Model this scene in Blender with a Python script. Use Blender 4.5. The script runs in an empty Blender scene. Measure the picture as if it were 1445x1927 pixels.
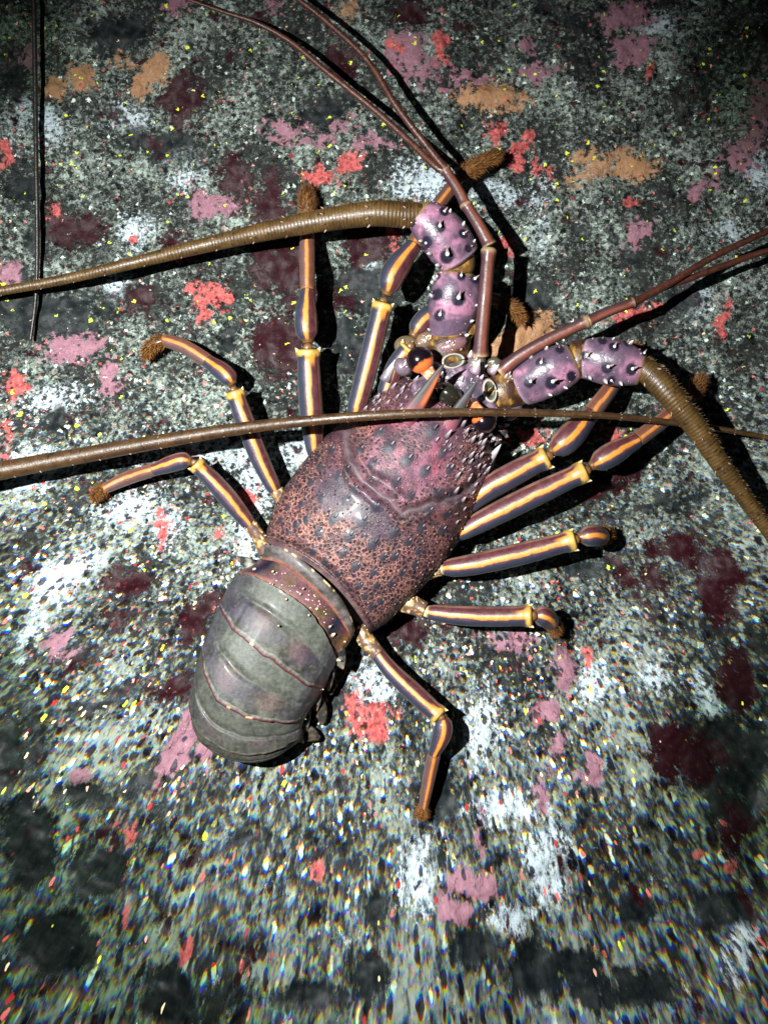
import bpy, math, random
import numpy as np
from mathutils import Vector

random.seed(7)
rng = np.random.RandomState(11)
S = bpy.context.scene
COL = S.collection
PX = 0.0004            # metres per traced unit on the rock plane
D = 1.0                # camera height above the rock
CX, CY = 722.5, 963.5

# ------------------------------------------------------------------ camera, world, lamp, exposure
cd = bpy.data.cameras.new('camera'); cam = bpy.data.objects.new('camera', cd); COL.objects.link(cam)
cam.location = (0, 0, D); cam.rotation_euler = (0, 0, 0)
cd.sensor_fit = 'VERTICAL'; cd.sensor_height = 24.0; cd.lens = 24.0 * D / (1927 * PX)
cd.clip_start = 0.01; cd.clip_end = 100
S.camera = cam
S.render.resolution_x = 767; S.render.resolution_y = 1024

W = bpy.data.worlds.new('World'); S.world = W; W.use_nodes = True
W.node_tree.nodes['Background'].inputs[0].default_value = (0.45, 0.6, 0.75, 1)
W.node_tree.nodes['Background'].inputs[1].default_value = 0.03

ld = bpy.data.lights.new('torch', 'SPOT'); torch = bpy.data.objects.new('torch', ld); COL.objects.link(torch)
torch.location = (-0.37, 0.10, 1.00)
ld.energy = 168; ld.color = (0.97, 1.0, 0.98); ld.shadow_soft_size = 0.009
ld.spot_size = math.radians(58); ld.spot_blend = 1.0
torch.rotation_euler = (Vector((-0.075, -0.05, 0)) - torch.location).to_track_quat('-Z', 'Y').to_euler()

S.view_settings.view_transform = 'Standard'; S.view_settings.look = 'None'
S.view_settings.exposure = 0; S.view_settings.gamma = 1; S.view_settings.use_curve_mapping = False
S.cycles.max_bounces = 5
S.cycles.use_denoising = True

# ------------------------------------------------------------------ helpers
def P(x, y, h=0.0):
    """point at height h whose place on the traced plan is x, y"""
    k = (D - h) / D
    return np.array([(x - CX) * PX * k, (CY - y) * PX * k, h])

def Pn(x, y, h):
    x = np.asarray(x, float); y = np.asarray(y, float); h = np.asarray(h, float) + 0 * x
    k = (D - h) / D
    return np.stack([(x - CX) * PX * k, (CY - y) * PX * k, h], -1)

def hash2(ix, iy, seed=0):
    n = (ix.astype(np.int64) * 374761393 + iy.astype(np.int64) * 668265263 + seed * 1442695) & 0x7fffffff
    n = ((n ^ (n >> 13)) * 1274126177) & 0x7fffffff
    return ((n ^ (n >> 16)) & 0xffff) / 65535.0

def vnoise(x, y, seed=0):
    x = np.asarray(x, float); y = np.asarray(y, float)
    ix = np.floor(x); iy = np.floor(y); fx = x - ix; fy = y - iy
    fx = fx * fx * (3 - 2 * fx); fy = fy * fy * (3 - 2 * fy)
    a = hash2(ix, iy, seed); b = hash2(ix + 1, iy, seed); c = hash2(ix, iy + 1, seed); d = hash2(ix + 1, iy + 1, seed)
    return (a * (1 - fx) + b * fx) * (1 - fy) + (c * (1 - fx) + d * fx) * fy

def fbm(x, y, o=4, seed=0):
    s = 0; a = 0.5; t = 0
    for k in range(o):
        s = s + a * vnoise(x * 2 ** k, y * 2 ** k, seed + k); t += a; a *= 0.5
    return s / t

def sst(a, b, x):
    t = np.clip((x - a) / (b - a), 0, 1); return t * t * (3 - 2 * t)

def mixc(c, d, m):
    m = np.asarray(m)[..., None]; return c * (1 - m) + np.asarray(d) * m

def spline(pts, step):
    """Catmull-Rom through rows of pts, resampled about every `step` traced units (first two columns)"""
    p = np.array(pts, float)
    if len(p) == 2:
        n = max(2, int(np.hypot(*(p[1] - p[0])[:2]) / step)); t = np.linspace(0, 1, n + 1)[:, None]
        return p[0] * (1 - t) + p[1] * t
    q = np.vstack([2 * p[0] - p[1], p, 2 * p[-1] - p[-2]]); out = []
    for i in range(1, len(q) - 2):
        n = max(2, int(np.hypot(*(q[i + 1] - q[i])[:2]) / step)); t = np.linspace(0, 1, n, endpoint=False)[:, None]
        out.append(0.5 * (2 * q[i] + (q[i + 1] - q[i - 1]) * t + (2 * q[i - 1] - 5 * q[i] + 4 * q[i + 1] - q[i + 2]) * t ** 2
                          + (3 * q[i] - q[i - 1] - 3 * q[i + 1] + q[i + 2]) * t ** 3))
    out.append(q[-2][None]); return np.vstack(out)

class MB:
    def __init__(self):
        self.v = []; self.f = []; self.c = []; self.a = []; self.n = 0
    def add(self, v, f, c, a=None):
        v = np.asarray(v, float).reshape(-1, 3)
        c = np.broadcast_to(np.asarray(c, float), (len(v), 3))
        a = np.zeros((len(v), 3)) if a is None else np.asarray(a, float).reshape(-1, 3)
        self.v.append(v); self.c.append(c); self.a.append(a)
        self.f += [tuple(i + self.n for i in q) for q in f]; self.n += len(v)
    def grid(self, g, c, a=None, wrap=False, flip=False):
        m, n = g.shape[:2]; f = []
        for i in range(m - 1):
            for j in range(n if wrap else n - 1):
                k = (j + 1) % n
                q = (i * n + j, i * n + k, (i + 1) * n + k, (i + 1) * n + j)
                f.append(q[::-1] if flip else q)
        self.add(g.reshape(-1, 3), f, c if np.ndim(c) == 1 else np.asarray(c).reshape(-1, 3), a)
        if wrap:
            b = self.n - m * n
            self.f.append(tuple(b + j for j in (range(n) if flip else range(n - 1, -1, -1))))
            self.f.append(tuple(b + (m - 1) * n + j for j in (range(n - 1, -1, -1) if flip else range(n))))
    def cone(self, p, d, length, r, c0, c1, n=8, bend=0.0, bdir=(0, 0, 1), rings=5, sharp=1.0):
        p = np.array(p, float); d = np.array(d, float); d /= np.linalg.norm(d); bdir = np.array(bdir, float)
        u = np.cross(d, (0.31, 0.17, 0.93)); u /= np.linalg.norm(u); w = np.cross(d, u)
        g = np.zeros((rings + 1, n, 3)); cc = np.zeros((rings + 1, n, 3)); th = np.linspace(0, 2 * np.pi, n, endpoint=False)
        for i in range(rings + 1):
            t = i / rings
            q = p + d * length * t + bdir * bend * length * t * t
            rr = r * ((1 - t) ** sharp) + r * 0.03
            g[i] = q + rr * (np.cos(th)[:, None] * u + np.sin(th)[:, None] * w)
            cc[i] = np.array(c0) * (1 - t ** 1.6) + np.array(c1) * t ** 1.6
        self.grid(g, cc, wrap=True)
    def ball(self, p, rx, ry, rz, c, n=24, m=14, rot=0.0, colfn=None):
        th = np.linspace(0, 2 * np.pi, n, endpoint=False); ph = np.linspace(0.02, math.pi - 0.02, m)
        T, F = np.meshgrid(th, ph)
        x = np.cos(T) * np.sin(F); y = np.sin(T) * np.sin(F); z = np.cos(F)
        X = x * rx; Y = y * ry; cr, sr = math.cos(rot), math.sin(rot)
        g = np.stack([X * cr - Y * sr, X * sr + Y * cr, z * rz], -1) + np.array(p)
        cc = np.broadcast_to(np.array(c, float), g.shape) if colfn is None else colfn(g, x, y, z)
        self.grid(g, cc, wrap=True, flip=True)
    def build(self, name, mat, parent=None, smooth=True):
        v = np.vstack(self.v).astype(np.float32); org = np.zeros(3)
        if parent is not None:
            o = parent
            while o is not None: org += np.array(o.location); o = o.parent
        v = v - org
        me = bpy.data.meshes.new(name)
        me.from_pydata(v.tolist(), [], self.f)
        at = me.attributes.new('col', 'FLOAT_COLOR', 'POINT')
        c = np.hstack([np.vstack(self.c), np.ones((self.n, 1))]).astype(np.float32); at.data.foreach_set('color', c.ravel())
        av = me.attributes.new('aux', 'FLOAT_VECTOR', 'POINT'); av.data.foreach_set('vector', np.vstack(self.a).astype(np.float32).ravel())
        me.polygons.foreach_set('use_smooth', [smooth] * len(me.polygons))
        me.materials.append(mat); me.update()
        ob = bpy.data.objects.new(name, me); COL.objects.link(ob)
        if parent is not None: ob.parent = parent
        return ob

def frame_tube(mb, pts, colfn, nseg=24, auxfn=None, flat=1.0, rmod=None):
    """pts rows: x, y, r, h (r in traced units, h metres). colfn(s, T, ang, X, Y)->rgb ; s length along, T 0..1"""
    p = np.array(pts, float); w = Pn(p[:, 0], p[:, 1], p[:, 3])
    tan = np.gradient(w, axis=0); tan /= np.linalg.norm(tan, axis=1)[:, None]
    side = np.cross(tan, (0, 0, 1.0)); side /= np.linalg.norm(side, axis=1)[:, None] + 1e-9   # right of travel
    up = np.cross(side, tan)
    s = np.concatenate([[0], np.cumsum(np.linalg.norm(np.diff(w, axis=0), axis=1))]) / PX
    r = p[:, 2] * PX * (1 - p[:, 3])
    th = np.linspace(-math.pi, math.pi, nseg, endpoint=False)
    S_, A_ = np.meshgrid(s, th, indexing='ij')
    R = r[:, None] * np.ones_like(A_)
    if rmod is not None: R = R * rmod(S_, A_, s[-1])
    g = w[:, None, :] + R[..., None] * (np.sin(A_)[..., None] * side[:, None, :] + flat * np.cos(A_)[..., None] * up[:, None, :])
    T_ = S_ / s[-1]
    c = colfn(S_, T_, A_, g[..., 0] / PX, g[..., 1] / PX)
    aux = np.stack([S_ / 100, A_, T_], -1)
    mb.grid(g, c, aux, wrap=True, flip=True)
    return w, side, up, r, s

def blank(S_):
    return np.zeros(S_.shape + (3,))

# ------------------------------------------------------------------ node helpers
class NT:
    def __init__(self, name):
        self.m = bpy.data.materials.new(name); self.m.use_nodes = True; self.t = self.m.node_tree
        self.b = self.t.nodes['Principled BSDF']
    def n(self, typ, **kw):
        x = self.t.nodes.new(typ)
        for k, v in kw.items(): setattr(x, k, v)
        return x
    def l(self, a, b): self.t.links.new(a, b)
    def val(self, sock, v):
        if hasattr(v, 'is_linked') or isinstance(v, bpy.types.NodeSocket): self.l(v, sock)
        else: sock.default_value = v
    def attr(self, name): return self.n('ShaderNodeAttribute', attribute_name=name)
    def math(self, op, a, b=0.0, c=0.0, clamp=False):
        x = self.n('ShaderNodeMath', operation=op, use_clamp=clamp)
        for i, v in enumerate((a, b, c)): self.val(x.inputs[i], v)
        return x.outputs[0]
    def vmath(self, op, a, b=(0, 0, 0), scale=None):
        x = self.n('ShaderNodeVectorMath', operation=op); self.val(x.inputs[0], a); self.val(x.inputs[1], b)
        if scale is not None: self.val(x.inputs[3], scale)
        return x.outputs[0]
    def noise(self, vec, scale, detail=3, rough=0.55, lac=2.0, dist=0.0):
        x = self.n('ShaderNodeTexNoise'); self.val(x.inputs['Vector'], vec); x.inputs['Scale'].default_value = scale
        x.inputs['Detail'].default_value = detail; x.inputs['Roughness'].default_value = rough; x.inputs['Distortion'].default_value = dist
        return x
    def vor(self, vec, scale, feature='F1', rand=1.0):
        x = self.n('ShaderNodeTexVoronoi', feature=feature); self.val(x.inputs['Vector'], vec)
        x.inputs['Scale'].default_value = scale; x.inputs['Randomness'].default_value = rand
        return x
    def ss(self, v, a, b):
        x = self.n('ShaderNodeMapRange', interpolation_type='SMOOTHSTEP'); self.val(x.inputs[0], v)
        x.inputs[1].default_value = a; x.inputs[2].default_value = b
        return x.outputs[0]
    def mix(self, f, a, b, blend='MIX'):
        x = self.n('ShaderNodeMix', data_type='RGBA', blend_type=blend); self.val(x.inputs[0], f)
        for s, v in ((x.inputs[6], a), (x.inputs[7], b)):
            if isinstance(v, tuple): v = tuple(v) + (1,) * (4 - len(v))
            self.val(s, v)
        return x.outputs[2]
    def bump(self, h, strength=0.5, dist=0.001, normal=None):
        x = self.n('ShaderNodeBump'); self.val(x.inputs['Height'], h); x.inputs['Strength'].default_value = strength
        x.inputs['Distance'].default_value = dist
        if normal is not None: self.l(normal, x.inputs['Normal'])
        return x.outputs[0]
    def sep(self, v):
        x = self.n('ShaderNodeSeparateXYZ'); self.val(x.inputs[0], v); return x.outputs

def shell_mat(name, rough=0.33, coat=0.35, nscale=900, namp=0.35, bump=0.25, bdist=0.0006, spec=0.5, sss=0.0):
    t = NT(name); c = t.attr('col').outputs['Color']; co = t.n('ShaderNodeTexCoord').outputs['Object']
    n1 = t.noise(co, nscale, 3).outputs[0]; n2 = t.noise(co, nscale * 0.2, 3).outputs[0]
    k = t.math('MULTIPLY_ADD', t.math('ADD', n1, n2), namp * 2, 1 - namp * 2)
    col = t.mix(1.0, c, t.n('ShaderNodeCombineColor').outputs[0], 'MULTIPLY')
    cc = t.t.nodes[-2] if False else None
    comb = [x for x in t.t.nodes if x.bl_idname == 'ShaderNodeCombineColor'][0]
    for i in range(3): t.l(k, comb.inputs[i])
    t.l(col, t.b.inputs['Base Color'])
    t.l(t.math('MULTIPLY_ADD', n2, 0.3, rough - 0.15), t.b.inputs['Roughness'])
    t.b.inputs['Coat Weight'].default_value = coat; t.b.inputs['Coat Roughness'].default_value = 0.12
    t.b.inputs['Specular IOR Level'].default_value = spec
    t.l(t.bump(n1, bump, bdist, t.bump(n2, bump, bdist * 2)), t.b.inputs['Normal'])
    return t.m

M_leg = shell_mat('leg_shell', 0.44, 0.10, 700, 0.18, 0.25)
M_shell = shell_mat('head_shell', 0.34, 0.25, 800, 0.45, 0.5)
M_ant = shell_mat('antenna_shell', 0.42, 0.08, 900, 0.45, 0.35)
M_abd = shell_mat('abdomen_shell', 0.52, 0.05, 420, 0.8, 0.25, spec=0.3)
M_fur = shell_mat('brown_bristle', 0.5, 0.1, 500, 0.3, 0.2)
M_purple = shell_mat('purple_shell', 0.36, 0.2, 600, 0.32, 0.4)
M_eye = shell_mat('eye_gloss', 0.18, 0.5, 300, 0.05, 0.0)
M_spine = shell_mat('spine_shell', 0.35, 0.15, 600, 0.15, 0.1)

# ------------------------------------------------------------------ rock bed
def axis_coords(lo, hi, step, far, n):
    inner = np.arange(lo, hi + step, step)
    g = np.geomspace(step, far, n)
    return np.concatenate([(lo - np.cumsum(g))[::-1], inner, inner[-1] + np.cumsum(g)])

gx = axis_coords(-140, 1590, 4.5, 500, 22); gy = axis_coords(-140, 2080, 4.5, 500, 22)
X, Y = np.meshgrid(gx, gy)

def ell(lst, X=X, Y=Y):
    out = np.full(X.shape, -1.0)
    for e in lst:
        x, y, rx, ry = e[:4]; a = math.radians(e[4]) if len(e) > 4 else 0
        if x < -900: continue
        dx = X - x; dy = Y - y
        u = dx * math.cos(a) + dy * math.sin(a); v = -dx * math.sin(a) + dy * math.cos(a)
        q = np.sqrt((u / rx) ** 2 + (v / ry) ** 2)
        sd = (1 - q) * min(rx, ry) / 30.0
        out = np.maximum(out, np.clip(sd, -1, 0.6))
    return out

pink = [(765,95,40,42),(800,130,34,18,-30),(875,140,38,13),(545,246,42,17),(590,258,30,12),(640,235,24,8,-30),(385,380,30,30),(418,378,28,18,-40),(130,655,54,24,-5),
 (202,715,17,32),(1010,130,28,15),(990,78,16,13),(1195,85,40,30,-30),(1190,22,38,26),(1437,200,20,68),(1400,285,36,26),(1330,342,30,12,-35),(1200,437,14,26,40),
 (12,508,24,20),(325,5,24,12),(50,92,18,20),(105,1215,24,30),(335,1405,26,66,24),(382,1415,16,30,10),(970,1210,34,16),(1068,1260,22,34),(1030,1345,26,22),
 (1057,1405,15,24),(1115,1450,24,24),(1018,1500,9,38,10),(900,1570,9,24),(885,1670,52,26),(860,1722,34,26),(150,1462,18,14),(700,265,20,8),(510,5,10,8),(1160,30,30,20),(345,860,16,10)]
coral = [(392,550,40,20,15),(380,580,12,20),(655,310,28,20,-30),(608,330,26,14),(972,292,20,20),(935,242,18,16),(1022,308,14,7,40),(955,452,18,15),(830,80,12,30),
 (22,720,22,26),(5,285,14,20),(6,820,9,34),(460,942,24,24,20),(1195,588,34,12,-10),(1160,822,14,18),(992,820,28,12),(690,1345,42,26),(663,1325,14,14),
 (705,1382,28,18),(240,1565,18,20),(742,440,10,26,-25),(1190,375,12,12),(1225,130,12,12),(993,255,8,18),(300,1000,9,30),(95,390,10,8),(410,1005,8,6),(740,85,9,8),
 (330,480,9,7),(250,440,7,7),(1360,600,12,22),(600,1640,9,18),(385,1660,8,16),(350,1790,9,20),(235,1740,8,20),(1330,1630,16,12),(1390,1650,10,12),(1115,1240,6,14)]
tan = [(150,140,26,28),(282,128,38,24,-40),(98,160,24,20),(990,628,60,34,-35),(955,655,34,24),(1200,305,40,22),(1130,310,56,16,-30),(925,175,58,26),(655,15,18,18),(1115,290,26,12),
 (75,60,1,1),(255,160,16,16),(230,105,16,10)]
maroon = [(335,180,44,42),(500,400,34,72,10),(530,490,60,55),(525,645,52,62),(690,450,48,42),(640,112,32,34),(765,18,34,22),(240,1095,44,26,-10),(222,1165,34,18,20),(370,1155,44,20,-40),
 (325,1300,52,28,-15),(1275,1037,60,28),(1235,1088,22,26,-20),(1362,1110,42,76,8),(765,1190,44,34),(1310,1440,80,44),(1270,1400,40,50),(122,430,42,34),(260,560,34,26),(1110,915,84,22,-18),(1185,885,24,40,40),
 (1180,1085,14,40,-35),(350,1190,34,20),(600,560,60,24),(575,620,30,20),(430,1260,30,60),(1400,1580,30,50),(240,1750,1,1),(480,30,20,14),(160,430,30,24),(60,1240,10,10),(440,340,30,50),(330,460,30,30),(1395,1290,40,60)]
dark = [(40,1600,60,100),(100,1800,80,70),(1180,1890,120,40),(1400,1500,60,90),(560,1880,90,24),(300,1880,60,60),(1380,1740,60,40),(700,1850,40,50),(215,52,64,36),(20,120,26,56),(300,262,66,28,10),(620,205,66,30,-25),(120,590,100,44),(30,560,44,70),(820,1490,38,58),(680,540,60,50),(650,640,46,56),(1000,560,58,42),
 (1120,1065,60,18,-10),(1150,855,76,20,-35),(880,1785,62,38),(1010,1850,50,60),(705,1715,26,44),(1080,1850,90,40),(1390,1440,80,90),(185,1650,64,56),(36,350,34,36),(430,640,24,34),
 (95,790,12,26,25),(185,800,10,22,25),(690,1440,22,10,-20),(640,1480,14,10),(1050,20,60,16,25),(1140,100,30,10),(1240,1030,14,10),(60,1400,26,60),(10,1420,30,90),(260,1480,40,22,-30),
 (1320,930,60,14,-30),(1220,950,60,12,-20),(1010,100,20,30),(1180,660,24,14),(1290,560,30,30),(1090,430,20,24),(1190,480,24,14),(700,610,20,20),(240,1300,70,14,-25),(180,1330,60,14,-20),
 (990,480,1,1),(160,1500,60,24),(480,1580,40,12),(900,1500,1,1),(1200,1740,40,30),(380,150,1,1),(130,1240,30,14),(410,980,1,1),(75,440,30,40),(640,1310,20,14,-30),(560,1370,40,16,-35)]
white = [(790,340,50,30),(925,355,46,26,20),(238,212,30,24),(87,228,18,34),(30,212,18,36),(400,842,110,22,-4),(478,905,28,56),(465,1025,22,44),(310,985,20,36),(100,1100,36,46,30),(150,1070,40,20,-30),
 (1017,400,9,30),(355,850,60,24),(250,430,26,26),(214,532,18,26),(560,850,36,30),(905,1380,26,60),(960,1530,60,30),(1032,1640,36,90),(785,1650,30,70),(1240,1275,24,34,-30),(90,750,60,20),
 (1432,310,26,30),(1350,1330,18,44,-30),(560,960,1,1),(470,860,50,26),(620,640,1,1),(700,500,20,20),(1080,150,1,1),(1240,40,30,20),(1310,560,20,30),(1070,880,30,10),(960,1740,40,34),
 (700,1300,40,40),(60,1180,20,50,30),(350,330,24,16),(330,280,20,10),(540,1330,1,1),(1380,430,20,14),(50,880,60,40,-20),(250,960,60,30),(1120,1290,26,36),(120,1850,1,1),(1420,1800,20,60)]

mA = np.stack([ell(pink), ell(coral), ell(tan)], -1)
mB = np.stack([ell(maroon), ell(white), ell(dark)], -1)

# flow coordinates: rock pattern stretched outwards, the refraction smear put into its texture
cx0, cy0 = 740.0, 640.0
dx = X - cx0; dy = Y - cy0; R = np.hypot(dx, dy) + 1e-6; th = np.arctan2(dx, dy)      # 0 = straight down
wt = sst(1.9, 0.9, np.abs(th)) * 0.93
q = np.maximum(R - 430, 0)
slope_loss = np.where(q > 0, q - 420 * (1 - np.exp(-q / 420)), 0)      # derivative goes 0 -> 1
Rn = R - wt * slope_loss
FX = cx0 + dx / R * Rn; FY = cy0 + dy / R * Rn
FX = np.where(Y > 500, FX, X) ; FY = np.where(Y > 500, FY, Y)
flow = np.stack([FX / 100, -FY / 100, 0 * X], -1)
disp_k = wt * (0.45 * sst(180, 520, R) + 0.55 * sst(400, 1300, R))       # colour split of the refraction, painted into the flecks

Z = (fbm(X / 260, Y / 260, 3, 5) - 0.5) * 52 + (fbm(X / 60, Y / 60, 4, 9) - 0.5) * 24
fine = fbm(FX / 16, FY / 16, 3, 21) - 0.5
Z += fine * 10 * (1 - sst(-0.1, 0.2, mB[..., 0])) * (1 - 0.7 * sst(-0.1, 0.2, mB[..., 2]))
Z += 7 * sst(0, .5, mA[..., 2]) + 3 * sst(0, .3, mA[..., 1]) + 3 * sst(0, .3, mA[..., 0]) - 4 * sst(-0.2, .5, mB[..., 2]) + (fbm(FX / 34, FY / 34, 3, 77) - .5) * 14
Z -= 22
fold = np.maximum(0, 1 - np.hypot((X - 200) / 230, (Y - 1330) / 120)) + np.maximum(0, 1 - np.hypot((X - 1230) / 260, (Y - 950) / 130))
Z += 16 * fold * np.sin((Y + 0.35 * X) / 17 + 3 * fbm(X / 90, Y / 90, 3, 88))
far = np.maximum(np.abs(X - CX) - 900, 0) + np.maximum(np.abs(Y - CY) - 1150, 0)
Z += (fbm(X / 700, Y / 700, 3, 3) - 0.5) * np.minimum(far, 900) * 0.25
# the boulder rolls away beyond its lower right and lower left shoulders
Z -= 70 * sst(0, 420, (X - 1180) * 0.75 + (Y - 1330) * 0.55)
Z -= 60 * sst(0, 400, (60 - X) * 0.8 + (Y - 1420) * 0.7)
V = np.stack([(X - CX) * PX, (CY - Y) * PX, Z * PX], -1)
m_, n_ = X.shape
idx = np.arange(m_ * n_).reshape(m_, n_)
F = np.stack([idx[:-1, :-1], idx[1:, :-1], idx[1:, 1:], idx[:-1, 1:]], -1).reshape(-1, 4)
me = bpy.data.meshes.new('rock_bed')
me.vertices.add(m_ * n_); me.vertices.foreach_set('co', V.astype(np.float32).ravel())
me.loops.add(F.size); me.loops.foreach_set('vertex_index', F.astype(np.int32).ravel())
me.polygons.add(len(F)); me.polygons.foreach_set('loop_start', np.arange(0, F.size, 4, dtype=np.int32))
me.polygons.foreach_set('loop_total', np.full(len(F), 4, dtype=np.int32))
me.polygons.foreach_set('use_smooth', np.ones(len(F), dtype=bool)); me.update(); me.validate()
dim_falloff = np.clip(ell([(60,1700,330,330),(-40,1330,110,260),(330,1900,260,170)]) * 0 + np.maximum.reduce([1.3 - np.hypot((X - x_) / a_, (Y - y_) / b_) for x_, y_, a_, b_ in ((40,1720,330,300),(-60,1400,170,280),(300,1960,300,190),(1440,1480,190,260),(1440,120,160,160),(30,60,110,160))]), -1, 1)  # mask for the painted dimming where the torch light fades
for nm, arr in (('dim_falloff', np.stack([dim_falloff, 0 * X, 0 * X], -1)), ('patch_a', mA), ('patch_b', mB), ('flow', flow), ('band', np.stack([disp_k, sst(900, 300, Y), sst(600, 880, Y) * sst(1750, 1300, Y) * sst(1330, 950, X)], -1))):
    a_ = me.attributes.new(nm, 'FLOAT_VECTOR', 'POINT'); a_.data.foreach_set('vector', arr.astype(np.float32).ravel())

t = NT('encrusted_rock')
fl = t.attr('flow').outputs['Vector']
bd = t.sep(t.attr('band').outputs['Vector'])
pa = t.sep(t.attr('patch_a').outputs['Vector']); pb = t.sep(t.attr('patch_b').outputs['Vector'])
warp = t.noise(fl, 6.0, 3)
flw = t.vmath('ADD', fl, t.vmath('SCALE', t.vmath('SUBTRACT', warp.outputs['Color'], (0.5, 0.5, 0.5)), scale=0.12))
warp2 = t.noise(fl, 24.0, 2)
flw = t.vmath('ADD', flw, t.vmath('SCALE', t.vmath('SUBTRACT', warp2.outputs['Color'], (0.5, 0.5, 0.5)), scale=t.math('MULTIPLY_ADD', bd[0], -0.11, 0.11)))
big = t.noise(fl, 0.85, 4, 0.6).outputs[0]
edge = t.noise(fl, 5.0, 5, 0.68).outputs[0]
edge2 = t.noise(fl, 2.2, 5, 0.65).outputs[0]
chan = []; blk = []
for k, off in enumerate((-0.75, -0.1, 0.95)):
    sh = t.math('MULTIPLY', bd[0], off * 0.019)
    cv = t.n('ShaderNodeCombineXYZ'); t.l(sh, cv.inputs[1])
    p = t.vmath('ADD', flw, cv.outputs[0])
    nz = t.math('ADD', t.math('MULTIPLY', t.noise(p, 10.0, 2.5, 0.62).outputs[0], 0.62), t.math('MULTIPLY', t.noise(p, 23.0, 2, 0.6).outputs[0], 0.38))
    vo = t.vor(p, 11.0); vr = t.sep(vo.outputs['Color'])
    # mottled grey
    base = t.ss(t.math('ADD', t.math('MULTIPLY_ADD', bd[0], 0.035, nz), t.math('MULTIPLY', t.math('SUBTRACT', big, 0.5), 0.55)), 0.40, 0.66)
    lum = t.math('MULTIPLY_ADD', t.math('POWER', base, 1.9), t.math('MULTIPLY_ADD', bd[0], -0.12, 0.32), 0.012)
    # bright flecks
    rad = t.math('MULTIPLY_ADD', vr[1], 0.40, 0.14)
    spot = t.ss(t.math('SUBTRACT', rad, vo.outputs['Distance']), 0.0, 0.10)
    thr = t.math('ADD', 0.72, t.math('ADD', t.math('MULTIPLY', bd[0], -0.26), t.math('MULTIPLY', bd[2], -0.20)))
    isw = t.ss(t.math('SUBTRACT', vr[0], thr), 0.0, 0.02)
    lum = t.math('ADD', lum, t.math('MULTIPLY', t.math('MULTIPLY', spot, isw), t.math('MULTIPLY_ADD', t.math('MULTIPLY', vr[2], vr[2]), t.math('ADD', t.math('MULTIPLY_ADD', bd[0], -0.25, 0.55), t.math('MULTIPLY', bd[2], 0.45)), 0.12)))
    # dark pits
    vo2 = t.vor(t.vmath('ADD', p, (3.7, 1.3, 0)), 9.0); v2 = t.sep(vo2.outputs['Color'])
    isb = t.ss(t.math('SUBTRACT', v2[0], t.math('MULTIPLY_ADD', bd[2], -0.30, 0.44)), 0.0, 0.02)
    sb = t.ss(t.math('SUBTRACT', t.math('MULTIPLY_ADD', v2[1], 0.42, 0.12), vo2.outputs['Distance']), 0.0, 0.10)
    bl = t.math('MULTIPLY', sb, isb)
    lum = t.math('MULTIPLY', lum, t.math('SUBTRACT', 1.0, t.math('MULTIPLY', bl, 0.93)))
    chan.append(lum); blk.append(bl)
cmb = t.n('ShaderNodeCombineColor')
tint = (0.82, 0.96, 0.84)
for i in range(3): t.l(t.math('MULTIPLY', chan[i], tint[i]), cmb.inputs[i])
col = cmb.outputs[0]
# white crust, broken by the same pits
rough1 = t.noise(fl, 2.6, 6, 0.72).outputs[0]
def patch(v, nz, amp, soft=0.06, off=0.0, big_=2.2):
    w_ = t.math('ADD', t.math('MULTIPLY', t.math('SUBTRACT', nz, 0.5), amp), t.math('MULTIPLY', t.math('SUBTRACT', rough1, 0.5), big_))
    return t.ss(t.math('ADD', t.math('ADD', v, off), w_), -soft, soft)
pit = t.math('SUBTRACT', 1.0, t.math('MULTIPLY', blk[1], 0.9))
wn = t.noise(fl, 13.0, 4, 0.7).outputs[0]
wm = patch(pb[1], wn, 5.5, 0.5, -0.12, 3.4)
col = t.mix(t.math('MULTIPLY', t.math('MULTIPLY', wm, pit), 0.85), col, t.mix(wn, (0.18, .23, .26), (0.72, 0.82, 0.88)))
# olive-grey smooth crust
om = t.math('MULTIPLY', t.ss(edge2, 0.60, 0.64), t.math('MULTIPLY_ADD', bd[2], -.35, .5))
col = t.mix(t.math('MULTIPLY', om, pit), col, t.mix(t.ss(wn, .3, .75), (0.015, 0.02, 0.018), (0.13, 0.16, 0.135)))
# dark smooth hollows
dn = t.noise(fl, 3.4, 5, 0.62).outputs[0]
dmv = t.math('MAXIMUM', pb[2], t.math('MULTIPLY', t.math('SUBTRACT', t.noise(fl, 1.7, 4, .6).outputs[0], 0.69), 7.0))
dmix = t.math('ADD', t.math('MULTIPLY', dn, 0.5), t.math('MULTIPLY', wn, 0.5))
dm = patch(dmv, dmix, 5.0, 0.38, 0.0, 3.2)
col = t.mix(dm, col, t.mix(t.ss(edge, .35, .75), (0.003, 0.005, 0.006), (0.020, 0.025, 0.025)))
# maroon crust
mmv = t.math('MAXIMUM', pb[0], t.math('MULTIPLY', t.math('SUBTRACT', t.noise(t.vmath('ADD', fl, (31, 7, 0)), 1.9, 4, .6).outputs[0], 0.67), 7.0))
mm = patch(mmv, dmix, 5.0, 0.28, 0.03, 3.0)
marc = t.mix(t.ss(wn, 0.5, 0.8), (0.016, 0.002, 0.004), (0.050, 0.018, 0.020))
col = t.mix(mm, col, marc)
# tan crust
tm = patch(pa[2], t.noise(fl, 9.0, 5, 0.75).outputs[0], 3.0, 0.14, 0.0)
col = t.mix(t.math('MULTIPLY', tm, 0.85), col, t.mix(wn, (0.20, 0.10, 0.045), (0.52, 0.27, 0.14)))
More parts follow.
